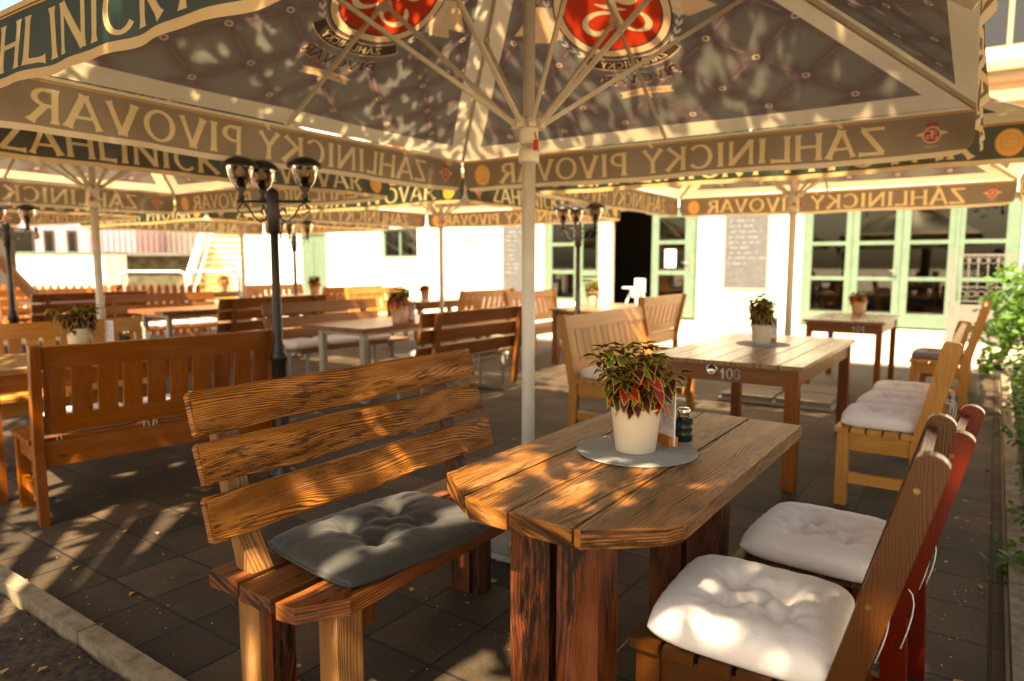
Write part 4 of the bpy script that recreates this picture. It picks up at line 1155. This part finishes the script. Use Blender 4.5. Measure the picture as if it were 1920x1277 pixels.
# ================================================================== restaurant front
FA = R(90 - 57 - 90)      # heading of the wall
Pf = cw(8.88, 13.96); ev = cw(-.839, .545).normalized()           # along the wall to the left
rz_f = math.degrees(math.atan2(-ev.y, -ev.x))                      # local +x runs right along the wall, local +y away from the terrace
def F(name, label, cat, group=None): return thing(name, label, cat, (Pf.x, Pf.y, 0), rz_f, group)
house = F('restaurant_building', 'white rendered restaurant building with green doors and open doorway', 'building')
# openings in local x = -s : (x0,x1,z0,z1)
OPEN = [(-2.85, 1.10, 0, 2.75), (-8.45, -5.22, 0, 2.75), (-9.55, -8.45, .35, 2.6), (-15.65, -14.1, 1.55, 2.5), (-19.5, -18.2, 0, 2.4)]
XL, XR, ZT = -24.5, 7, 9.0
b = BM()
up_open = [(x, x + 1.1, 5.45, 7.5) for x in (.12, 2.6, -5.5, -9.5, -13.5, -17.5, 5)]
xs = sorted({XL, XR} | {v for o in OPEN + up_open for v in o[:2]}); zs_ = sorted({0, ZT} | {v for o in OPEN + up_open for v in o[2:]})
for i in range(len(xs) - 1):
    z_run = None
    for j in range(len(zs_) - 1):
        cx_, cz_ = (xs[i] + xs[i + 1]) / 2, (zs_[j] + zs_[j + 1]) / 2
        if any(o[0] < cx_ < o[1] and o[2] < cz_ < o[3] for o in OPEN + up_open): continue
        v = [b.bm.verts.new((x, y, z)) for x in (xs[i], xs[i + 1]) for y in (0, .4) for z in (zs_[j], zs_[j + 1])]
        for q in ((0, 1, 5, 4), (2, 6, 7, 3), (0, 2, 3, 1), (4, 5, 7, 6), (1, 3, 7, 5), (0, 4, 6, 2)): b.face([v[k] for k in q])
bmesh.ops.remove_doubles(b.bm, verts=b.bm.verts, dist=.0005)
seen = {}
for f in b.bm.faces: seen.setdefault(tuple(round(c, 3) for c in f.calc_center_median()), []).append(f)
bmesh.ops.delete(b.bm, geom=[f for l in seen.values() if len(l) > 1 for f in l], context='FACES')
b.done('wall', M_RENDER, house)
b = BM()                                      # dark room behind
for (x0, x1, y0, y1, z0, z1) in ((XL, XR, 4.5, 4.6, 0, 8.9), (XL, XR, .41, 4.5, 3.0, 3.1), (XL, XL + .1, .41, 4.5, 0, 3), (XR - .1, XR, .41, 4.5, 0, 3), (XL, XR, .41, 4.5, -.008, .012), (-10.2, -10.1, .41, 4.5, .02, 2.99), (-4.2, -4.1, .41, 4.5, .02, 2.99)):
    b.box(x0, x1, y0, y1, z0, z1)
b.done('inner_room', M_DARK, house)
b = BM()
for z0, z1, d in ((4.30, 4.42, .10), (4.42, 4.50, .22), (4.50, 4.80, .06), (4.80, 4.92, .12), (5.0, 5.12, .28), (5.12, 5.2, .18), (8.7, 9.1, .45)):
    b.box(XL, XR, -d, -.001, z0 + .001, z1 - .001)
b.done('cornice', M_CREAM, house, bev=.01)
for (x0, x1, z0, z1) in up_open:
    b = BM()
    for (a0, a1, c0, c1) in ((x0, x0 + .07, z0, z1), (x1 - .07, x1, z0, z1), (x0 + .07, x1 - .07, z0, z0 + .07), (x0 + .07, x1 - .07, z1 - .07, z1), ((x0 + x1) / 2 - .04, (x0 + x1) / 2 + .04, z0 + .07, z1 - .07)):
        b.box(a0, a1, .1, .16, c0, c1)
    f_ = b.done('window', M_CREAM, house)
    b = BM(); b.box(x0 + .07, x1 - .07, .12, .13, z0 + .07, z1 - .07); b.done('pane', G_WIN, f_)
def joinery(parent, name, cols, rows, y=.08, th=.07, panel=None, mat=None):
    """leaf: cols = pane x-spans, rows = pane z-spans, outline from cols/rows margins"""
    x0, x1 = cols[0], cols[-1]; b = BM(); z0, z1 = rows[0], rows[-1]
    b.box(x0, cols[1], y, y + th, z0, z1); b.box(cols[-2], x1, y, y + th, z0, z1)
    for i in range(1, len(rows) - 1, 1):
        pass
    # horizontal rails between panes
    rr = [z0] + rows[1:-1] + [z1]
    for i in range(0, len(rr) - 1, 2): b.box(cols[1], cols[-2], y + .003, y + th - .003, rr[i], rr[i + 1])
    o = b.done(name, mat or M_GREENP, parent, bev=.004)
    b = BM(); b.box(cols[1] - .01, cols[-2] + .01, y + th / 2 - .004, y + th / 2 + .004, rr[1], rr[-2]); b.done('pane', G_WIN, o)
    return o
ROWS = [.03, .32, 1.01, 1.09, 1.77, 1.85, 2.53, 2.72]
dl = F('glazed_door', 'row of four green glazed door leaves on the right of the white wall', 'door')
for (x0, x1, p0, p1) in ((-2.84, -1.86, -2.66, -1.98), (-1.85, -.92, -1.72, -1.05), (-.91, .02, -.77, -.09), (.10, 1.09, .18, .86)):
    lf = joinery(dl, 'door_leaf', [x0, p0, p1, x1], ROWS)
b = BM(); b.box(-1.0, -.98, .03, .07, 1.12, 1.30); b.tube([(-.99, .04, 1.22), (-.99, .0, 1.22), (-1.12, .0, 1.22)], .012, 8); b.done('door_handle', M_CHROME, dl)
b = BM(); b.box(.025, .095, .05, .16, .03, 2.72); b.box(-2.84, 1.09, .05, .16, 2.725, 2.749); b.done('door_frame', M_GREENP, dl)
# open leaf right of the doorway, turned out against the wall
ol_ = F('glazed_door', 'open green door leaf right of the dark doorway with a white notice', 'door')
o = joinery(ol_, 'door_leaf', [-6.35, -6.17, -5.5, -5.26], [.05, .5, 1.1, 1.2, 1.85, 1.94, 2.5, 2.7], y=-.12)
b = BM(); b.box(-6.0, -5.72, -.128, -.122, 1.28, 1.72); tagp = b.done('notice', M_PAPER, ol_)
b = BM(); b.box(-5.42, -5.36, -.135, -.121, 1.2, 1.5); b.tube([(-5.39, -.13, 1.4), (-5.39, -.18, 1.4), (-5.55, -.18, 1.4)], .014, 8); b.done('door_handle', M_CHROME, ol_)
b = BM(); b.box(-5.255, -5.225, -.05, .2, 0, 2.74); b.done('door_frame', M_GREENP, ol_)
wl = F('glazed_door', 'green glazed leaf left of the dark doorway behind the lamp post', 'door')
joinery(wl, 'door_leaf', [-9.5, -9.3, -8.62, -8.46], [.36, .45, 1.1, 1.2, 1.85, 1.94, 2.5, 2.59], y=.04)
joinery(wl, 'door_leaf', [-8.44, -8.36, -7.95, -7.9], [.05, .9, .95, 1.0, 1.05, 1.2, 2.5, 2.7], y=.04)
b = BM(); b.box(-7.86, -7.56, .02, .3, .001, 2.74); tag(b.done('door_pillar', M_RENDER), None, None)
o = bpy.data.objects['door_pillar']; o.parent = house
b = BM(); b.box(-19.49, -18.21, .05, .12, .01, 2.39)
o = b.done('closed_door', M_GREENP, house, bev=.01)
b = BM(); b.box(-19.4, -18.9, .03, .048, .3, 2.2); b.done('door_panel', M_GREENP, o, bev=.01)
b = BM()
for (a0, a1, c0, c1) in ((-15.64, -15.56, 1.56, 2.49), (-14.19, -14.11, 1.56, 2.49), (-15.56, -14.19, 1.56, 1.63), (-15.56, -14.19, 2.42, 2.49), (-14.95, -14.87, 1.63, 2.42)): b.box(a0, a1, .1, .16, c0, c1)
o = b.done('window', M_GREENP, house); b = BM(); b.box(-15.56, -14.19, .12, .13, 1.63, 2.42); b.done('pane', G_WIN, o)
# boards with chalk writing
def chalkboard(label, x0, x1, z0, z1, seed, txt):
    t = F('chalkboard', label, 'sign', 'chalk menu boards on the wall')
    b = BM(); b.box(x0, x1, -.03, -.004, z0, z1); b.done('board', M_SLATE, t)
    b = BM()
    for (a0, a1, c0, c1) in ((x0 - .03, x0, z0 - .03, z1 + .03), (x1, x1 + .03, z0 - .03, z1 + .03), (x0, x1, z0 - .03, z0), (x0, x1, z1, z1 + .03)): b.box(a0, a1, -.04, -.004, c0, c1)
    b.done('frame', M_CREAM, t)
    b = BM(); z = z1 - .14; rnd = random.Random(seed)     # handwriting too blurred to read in the photo
    for li in range(txt):
        x = x0 + rnd.uniform(.05, .13); xe = x0 + (x1 - x0) * (rnd.uniform(.45, .92)); z += rnd.uniform(-.015, .015)
        while x < xe:
            wl = rnd.uniform(.05, .26); n_ = int(wl / .018); pts = [(x + i * .018, z + (.024 if i % 2 else -.016) * rnd.uniform(.2, 1.3)) for i in range(n_)]
            for (p, q) in zip(pts[:-1], pts[1:]): b.board((p[0], -.032, p[1]), (q[0], -.032, q[1]), .006, .003, (0, 1, 0))
            x += wl + .045
        z -= .13
    b.done('chalk_writing', M_CHALK, t)
chalkboard('grey chalk menu board on the white wall left of the green doors', -4.56, -3.59, .80, 2.62, 1, 10)
chalkboard('tall chalk board on the white wall left of the white pole', -10.87, -10.15, .54, 2.55, 2, 11)
# furniture inside, seen through the panes
ti = wood_table('dining_table', 'bright wooden table inside behind the green glazed doors', .9, 1.6, W_PINE2, W_PINE2, nb=5); ti.location = Pf + Vector((.1, 1.6, 0)); ti.rotation_euler = (0, 0, R(90 + rz_f))
ci = slat_bench('wooden_chair', 'pale chair with grey seat inside behind the green doors', 'chair', .45, W_PINE2, None, style='horizontal', seatmat=F_DGREY); ci.location = Pf + Vector((.0, .8, 0)); ci.rotation_euler = (0, 0, R(8))
# child's high chair in the doorway
hc = thing('high_chair', 'white plastic high chair standing in the dark doorway', 'high chair', tuple(Pf + ev * 6.95 + Vector((0, .35, 0))), rz_f - 20)
for sx in (-1, 1):
    for sy in (-1, 1):
        b = BM(); b.tube([(sx * .25, sy * .25, 0), (sx * .13, sy * .12, .58)], .02, 8); b.done('leg', M_PAPER, hc)
b = BM(); b.lathe([(.12, .50), (.15, .52), (.17, .62), (.17, .70), (.155, .70), (.15, .60), (.001, .57)], seg=20); b.done('seat', M_PAPER, hc)
b = BM(); b.box(-.17, .17, .12, .16, .62, .98); b.done('backrest', M_PAPER, hc, bev=.015)
b = BM(); b.box(-.2, .2, -.32, -.08, .74, .765); b.done('tray', M_PAPER, hc, bev=.01)
# wall pictures
b = BM(); b.box(0, .22, 0, .008, 0, .16)
rp = tag(b.done('wall_poster', FAB[fP]), 'small pinkish leaf picture high on the sunlit white wall', 'picture')
rp.location = Pf + ev * 12.2 + Vector((0, -.03, 2.02)); rp.rotation_euler = (0, 0, R(rz_f))
# grey parapet with ornamental grille at far right
gp_ = cw(7.72, 12.2); gw = thing('garden_wall', 'low grey plastered wall with an ornamental iron grille on top', 'wall', tuple(gp_), rz_f)
b = BM(); b.box(0, 1.5, 0, .22, 0, .64); b.done('wall_base', M_GREYW, gw, bev=.01)
b = BM(); b.box(0, .07, .06, .14, .641, 1.62); b.box(0, 1.5, .09, .11, 1.50, 1.53); b.box(0.07, 1.5, .09, .11, .70, .72); b.box(0.07, 1.5, .09, .11, .95, .965)
for i in range(10):
    x = .14 + i * .14; b.tube([(x, .10, .721), (x, .10, 1.49)], .008, 6)
    for zc, rr in ((.835, .055), (1.42, .055)):
        b.tube([(x + .07 + rr * math.cos(q / 10 * 2 * PI), .10, zc + rr * math.sin(q / 10 * 2 * PI)) for q in range(11)], .007, 6, cap=False)
b.done('grille', M_GREYW, gw)

# ================================================================== left background
def X3(u_, D_, z=0): return cw((u_ - 960) / 1290 * D_, D_, z)
A_, B_ = X3(-160, 21.5), X3(262, 23.0); dv = (B_ - A_); Lw = dv.length; rzl = math.degrees(math.atan2(dv.y, dv.x))
lb_ = thing('lilac_building', 'lilac rendered house with small dark windows behind the white container', 'building', tuple(A_), rzl)
b = BM(); b.box(0, Lw, 0, 6, 0, 5.5); b.done('wall', M_LILAC, lb_)
b = BM(); b.prism([(-.3, 5.51), (Lw + .3, 5.51), (Lw + .3, 5.7), (Lw / 2, 6.8), (-.3, 5.7)], -.3, 6.3, 'xz', 'x'); b.done('roof', W_BROWN, lb_)
for u0, u1 in ((22, 66), (84, 104), (128, 147)):
    f0 = (u0 + 160) / 422 * Lw; f1 = (u1 + 160) / 422 * Lw
    b = BM(); b.box(f0, f1, -.03, -.002, 1.72, 2.45); o = b.done('window', M_DARK, lb_)
    b = BM(); b.box(f0 + .06, f1 - .06, -.04, -.031, 1.78, 2.39); b.done('pane', G_WIN, o)
ct = thing('container', 'long white box container in front of the lilac house', 'container', tuple(X3(28, 17.5)), YAW - 1)
b = BM(); b.box(0, 2.35, 0, 1.0, .12, 1.62); b.done('body', M_RENDER, ct, bev=.02)
b = BM(); b.box(-.03, 2.38, -.03, 1.03, 1.621, 1.67); b.done('lid', M_GREENP, ct, bev=.01)
for x in (.1, 2.15):
    b = BM(); b.box(x, x + .1, .1, .9, 0, .119); b.done('foot', M_STEEL, ct)
# pickets
fc = thing('picket_fence', 'orange wooden picket fence at the left edge', 'fence', tuple(X3(-60, 12.6)), YAW + 2)
b = BM(); b.box(0, 4.2, .03, .06, .25, .33); b.box(0, 4.2, .03, .06, .70, .78); b.done('rail', M_CREAM, fc)
for i in range(30):
    x = .05 + i * .14; b = BM(); b.prism([(x, .05), (x + .085, .05), (x + .085, .93), (x + .0425, 1.0), (x, .93)], 0, .028, 'xz', 'z'); b.done('picket', W_ORANGE, fc)
b = BM(); b.board((0, 0, 0), (1.35, 0, 0), .12, .12)
tb = tag(b.done('timber_brace', W_POST, bev=.008), 'pale slanting timber brace at the left edge', 'beam')
p_, q_ = X3(-40, 11.0, 1.85), X3(55, 11.0, .95)
d_ = q_ - p_; tb.location = p_; tb.rotation_euler = (0, math.atan2(-d_.z, math.hypot(d_.x, d_.y)), math.atan2(d_.y, d_.x))
tb.scale = (d_.length / 1.35 * 1.6, 1, 1)
sh_ = thing('wooden_shed', 'dark timber hut at the far left edge', 'shed', tuple(X3(-175, 15)), YAW)
b = BM(); b.box(0, 2.25, 0, .3, 0, 2.1); b.done('wall', M_DARK, sh_)
b = BM(); b.box(-.2, 2.3, -.1, .4, 2.101, 2.18); b.done('roof', W_BROWN, sh_)
# yellow-edged metal stairs
stp = thing('metal_staircase', 'outdoor metal staircase with yellow painted step edges and rails', 'staircase', tuple(X3(398, 18.2)), YAW + 12)
for i in range(14):
    b = BM(); z = .17 * (i + 1); b.box(-.55, .55, i * .25, i * .25 + .27, z - .03, z); o = b.done('step', M_IRON, stp)
    b = BM(); b.box(-.55, .55, i * .25 - .012, i * .25 - .001, z - .075, z + .004); b.box(-.55, .55, i * .25 - .001, i * .25 + .12, z + .001, z + .004); b.done('step_edge', M_YELLOW, o)
for sx in (-1, 1):
    b = BM(); b.tube([(sx * .62, -.1, .95), (sx * .62, 3.5, 3.3)], .03, 8); b.tube([(sx * .62, -.1, .5), (sx * .62, 3.5, 2.85)], .02, 8); b.tube([(sx * .6, 0, .05), (sx * .6, 3.5, 2.35)], .05, 6)
    for i in range(15): b.tube([(sx * .62, i * .25, .17 * i + .1), (sx * .62, i * .25, .163 * i + 1.0)], .012, 6)
    b.done('handrail', M_GALV, stp)
b = BM(); b.box(-3.6, -.70, 2.2, 3.6, 1.6, 1.7); b.box(-.69, .7, 3.5, 4.9, 2.3, 2.38)
b.done('landing', M_GREYW, stp)
b = BM(); b.tube([(-3.6, 2.25, 2.35), (-.75, 2.25, 2.35)], .025, 6)
for i in range(20): b.tube([(-3.6 + i * .15, 2.25, 1.7), (-3.6 + i * .15, 2.25, 2.35)], .014, 6)
b.done('landing_rail', M_IRON, stp)
b = BM(); b.box(-3.5, -.9, 2.5, 3.5, 0, 1.59); b.done('support_wall', M_MOSS, stp)
def ubar(label, u0, u1, D_):
    p, q = X3(u0, D_), X3(u1, D_); d = q - p; L = d.length; e_ = d / L; r = .12
    pts = [p, p + Vector((0, 0, 1.2 - r)), p + e_ * r * .3 + Vector((0, 0, 1.2 - r * .3)), p + e_ * r + Vector((0, 0, 1.2)), q - e_ * r + Vector((0, 0, 1.2)), q - e_ * r * .3 + Vector((0, 0, 1.2 - r * .3)), q + Vector((0, 0, 1.2 - r)), q]
    b = BM(); b.tube([v - p for v in pts], .03, 10)
    o = tag(b.done('barrier_rail', M_GALV), label, 'barrier', 'white tubular barriers'); o.location = p
ubar('white tubular barrier in front of the stairs, left one', 230, 351, 14.4)
ubar('white tubular barrier in front of the stairs, right one', 361, 450, 14.6)
# boundary wall beyond
bw_ = thing('boundary_wall', 'pale sunlit house wall behind the stairs', 'wall', tuple(X3(180, 27)), YAW)
b = BM(); b.box(0, 9, 0, .4, 0, 6.5); b.done('wall_base', M_RENDER, bw_)
# hanging bulbs
for i, (u_, D_, z_, lb) in enumerate(((82, 8.6, 2.0, 'clear bulb hanging on a black socket left of the umbrella pole'), (78, 9.6, 1.78, 'lower hanging bulb left of the umbrella pole'))):
    t = thing('hanging_bulb', lb, 'light bulb', tuple(X3(u_, D_, z_)))
    b = BM(); b.tube([(0, 0, .07), (0, 0, .75)], .004, 6); b.lathe([(.02, .01), (.022, .07), (.001, .09)], seg=14); b.done('socket', M_IRON, t)
    b = BM(); b.lathe([(.001, -.09), (.03, -.07), (.04, -.04), (.03, 0), (.018, .02)], seg=16); b.done('bulb', M_BULB, t)

# ================================================================== greenery
def leafcloud(b, centre, rad, n, size, rnd, flat=1.0, mi=0, clump=None, hollow=.0):
    for i in range(n):
        if clump:
            c = rnd.choice(clump); p = c[0] + Vector((rnd.gauss(0, 1), rnd.gauss(0, 1), rnd.gauss(0, 1) * flat)) * c[1]
        else:
            v = Vector((rnd.gauss(0, 1), rnd.gauss(0, 1), rnd.gauss(0, 1))).normalized() * (rnd.random() ** .4); p = centre + Vector((v.x * rad[0], v.y * rad[1], v.z * rad[2]))
        d = Vector((rnd.uniform(-1, 1), rnd.uniform(-1, 1), rnd.uniform(-.9, .5))).normalized(); s = d.orthogonal().normalized()
        s = (s + d.cross(s) * rnd.uniform(-1, 1)).normalized(); L = size * rnd.uniform(.7, 1.3)
        q = [p, p + d * L * .35 + s * L * .26, p + d * L * .7 + s * L * .2, p + d * L, p + d * L * .7 - s * L * .2, p + d * L * .35 - s * L * .26]
        b.face([b.bm.verts.new(v) for v in q], None, mi)
def tree(label, base, h, crown_c, crown_r, n, size, seed, ncl=60, cr=.5):
    rnd = random.Random(seed); t = thing('shade_tree', label, 'tree', base)
    b = BM(); top = Vector(crown_c)
    b.tube([(0, 0, 0), (.05, 0, h * .3), (-.05, .05, h * .6), tuple(top * .8 + Vector((0, 0, h * .1)))], [.22, .18, .15, .08], 12)
    clump = []
    for i in range(ncl):
        v = Vector((rnd.gauss(0, 1), rnd.gauss(0, 1), rnd.gauss(0, 1))).normalized() * (rnd.random() ** .45)
        c = top + Vector((v.x * crown_r[0], v.y * crown_r[1], v.z * crown_r[2])); clump.append((c, cr * rnd.uniform(.7, 1.3)))
        if i % 3 == 0: b.tube([(0, 0, h * .55), (c.x * .5, c.y * .5, (h * .55 + c.z) / 2 + .2), tuple(c)], [.08, .05, .015], 6)
    b.done('trunk', M_BARK, t)
    b = BM(); leafcloud(b, top, crown_r, n, size, rnd, clump=clump); b.done('crown', L_TREE, t, recalc=False)
    return t
TREE_SEED = 41
tree('leafy tree behind the viewer whose leaves dapple the light on the near bench', (-1.3, -2.3, 0), 6.2, (-1.3, 2.9, 5.5), (5.6, 2.8, 1.4), 14000, .17, TREE_SEED, ncl=122, cr=.36)
tree('second leafy tree to the right behind the viewer', (4.2, -1.0, 0), 6, (-2.5, 1.4, 6.0), (2.6, 4.0, 1.6), 16000, .22, 8, ncl=160, cr=.5)
# bush at the right edge
t = thing('shrub', 'bright green leafy shrub at the right edge', 'shrub', tuple(cw(6.1, 7.9)))
rnd = random.Random(3); b = BM(); cl = [(Vector((rnd.uniform(-.42, .5), rnd.uniform(-.5, .5), rnd.uniform(.2, 1.25))), .14) for _ in range(36)]
for c, r_ in cl[::3]: b.tube([(0, 0, .02), tuple(c * .6), tuple(c)], [.015, .01, .005], 5)
b.done('stem', M_BARK, t)
b = BM(); leafcloud(b, None, None, 3200, .10, rnd, clump=cl); b.done('foliage', L_BUSH, t, recalc=False)
def tuft(label, x, y, n, sz, sp, hh, name='bedding_plant'):
    t = thing(name, label, 'plant', (x, y, .03), 0, 'low plants in the right-hand bed'); rnd = random.Random(int(x * 100 + y * 37))
    cl = [(Vector((rnd.uniform(-sp, sp), rnd.uniform(-sp, sp), rnd.uniform(.03, hh))), .05) for _ in range(12)]
    b = BM()
    for c, r_ in cl[::2]: b.tube([(c.x * .3, c.y * .3, -.02), tuple(c)], [.005, .003], 5)
    b.done('stem', L_STEM, t)
    b = BM(); leafcloud(b, None, None, n, sz, rnd, clump=cl); b.done('foliage', L_LOW, t, recalc=False)
for i in range(14):
    y = 2.5 + i * .55; tuft('low leafy green plant in the bed along the right kerb', .43 + .06 * math.sin(i * 2.1), y, 460, .045, .2, .20 + .014 * i)
st_ = BM(); rnd = random.Random(12)
for i in range(3500):
    x, y = rnd.uniform(.24, 2.4), rnd.uniform(.8, 10.1); p = Vector((x, y, .04)); a = rnd.uniform(0, 6.28)
    d = Vector((math.cos(a), math.sin(a), rnd.uniform(.2, 1.2))).normalized() * rnd.uniform(.04, .09); s = Vector((-d.y, d.x, 0)) * .35
    st_.face([st_.bm.verts.new(v) for v in (p, p + d * .5 + s, p + d, p + d * .5 - s)])
tag(st_.done('ground_cover', L_LOW, recalc=False), 'short green ground cover filling the right-hand bed', 'ground cover', kind='stuff')
# litter
b = BM(); rnd = random.Random(4)
for i in range(1100):
    u = rnd.random()
    if u < .55: x, y = -1.2 - abs(rnd.gauss(0, 1.6)), rnd.uniform(1.1, 4.5)
    elif u < .8: x, y = rnd.uniform(-.25, .1), rnd.uniform(.9, 6)
    else: x, y = rnd.uniform(-4, 0), rnd.uniform(.2, 1.0)
    z = .004 if y > 1.09 or x > -.9 else .05
    a = rnd.uniform(0, 6.28); big = rnd.random() < .12; L = rnd.uniform(.018, .045) if big else rnd.uniform(.003, .008)
    d = Vector((math.cos(a), math.sin(a), 0)) * L; s = Vector((-d.y, d.x, 0)) * (.38 if big else .8); p = Vector((x, y, z)); up = Vector((0, 0, L * rnd.uniform(.05, .35)))
    b.face([b.bm.verts.new(v) for v in (p, p + d * .5 + s + up, p + d, p + d * .5 - s + up * .3)], None, 0 if big else 1)
tag(b.done('leaf_litter', [M_DRYLEAF, M_SEED], recalc=False), 'dry leaves and seeds scattered over the paving', 'litter', kind='stuff')
b = BM(); leaf(b, Vector((0, 0, .006)), Vector((1, .2, .05)), Vector((0, 0, 1)), .075, .022, 0, 0, .0, False)
gl_ = tag(b.done('fallen_leaf', L_BUSH, recalc=False), 'single fresh green leaf lying on the paving by the bench', 'leaf'); gl_.location = cw(-1.22, 2.83); 

# ================================================================== passer-by at the right edge
def person():
    t = thing('person', 'passer-by at the right edge, only a bare calf and dark shoe showing', 'person', tuple(cw(6.50, 8.55)), 75)
    # skeleton: joints (position, radius)
    J = {'pel': ((0, 0, .92), .14), 'bel': ((0, 0, 1.08), .13), 'che': ((0, 0, 1.30), .15), 'nec': ((0, -.01, 1.47), .06), 'hea': ((0, .01, 1.60), .095), 'hd2': ((0, .0, 1.70), .085),
         'hl': ((.10, 0, .90), .10), 'kl': ((.12, .10, .50), .065), 'al': ((.12, -.02, .11), .04), 'tl': ((.12, .15, .04), .035),
         'hr': ((-.10, 0, .90), .10), 'kr': ((-.10, .16, .50), .065), 'ar': ((-.09, .30, .10), .04), 'tr': ((-.09, .46, .045), .035),
         'sl': ((.19, 0, 1.39), .06), 'el': ((.27, -.04, 1.12), .042), 'wl': ((.27, .10, .90), .03), 'fl': ((.27, .16, .83), .025),
         'sr': ((-.19, 0, 1.39), .06), 'er': ((-.27, -.02, 1.12), .042), 'wr': ((-.26, .14, .92), .03), 'fr': ((-.26, .2, .85), .025)}
    Ed = [('pel', 'bel'), ('bel', 'che'), ('che', 'nec'), ('nec', 'hea'), ('hea', 'hd2'), ('pel', 'hl'), ('hl', 'kl'), ('kl', 'al'), ('al', 'tl'), ('pel', 'hr'), ('hr', 'kr'), ('kr', 'ar'), ('ar', 'tr'),
          ('che', 'sl'), ('sl', 'el'), ('el', 'wl'), ('wl', 'fl'), ('che', 'sr'), ('sr', 'er'), ('er', 'wr'), ('wr', 'fr')]
    ks = list(J); me = bpy.data.meshes.new('body'); me.from_pydata([J[k][0] for k in ks], [(ks.index(a), ks.index(c)) for a, c in Ed], [])
    o = link('body', me, t); me.materials.append(M_SKIN)
    md = o.modifiers.new('skin', 'SKIN'); md.use_smooth_shade = True
    for i, k in enumerate(ks): r = J[k][1]; me.skin_vertices[0].data[i].radius = (r, r)
    me.skin_vertices[0].data[0].use_root = True
    sb = o.modifiers.new('sub', 'SUBSURF'); sb.levels = 2; sb.render_levels = 2
    b = BM(); b.lathe([(.17, .78), (.165, .95), (.155, 1.1), (.175, 1.3), (.16, 1.40), (.07, 1.455)], seg=24, cap=False); b.done('shirt', M_CLOTH, t)
    b = BM(); b.lathe([(.19, .62), (.18, .80), (.165, .96)], seg=24, cap=False); b.done('shorts', M_SHOE, t)
    b = BM(); b.lathe([(.105, 1.60), (.108, 1.68), (.09, 1.76), (.001, 1.80)], (0, -.015, 0), seg=20, cap=False); b.done('hair', M_DARK, t)
    for (x, y) in ((.12, .04), (-.09, .36)):
        b = BM(); b.prism([(x - .04, y - .12), (x + .04, y - .12), (x + .05, y + .08), (x + .03, y + .16), (x - .03, y + .16), (x - .05, y + .08)], .0, .075); b.done('shoe', M_SHOE, t, bev=.018)
person()
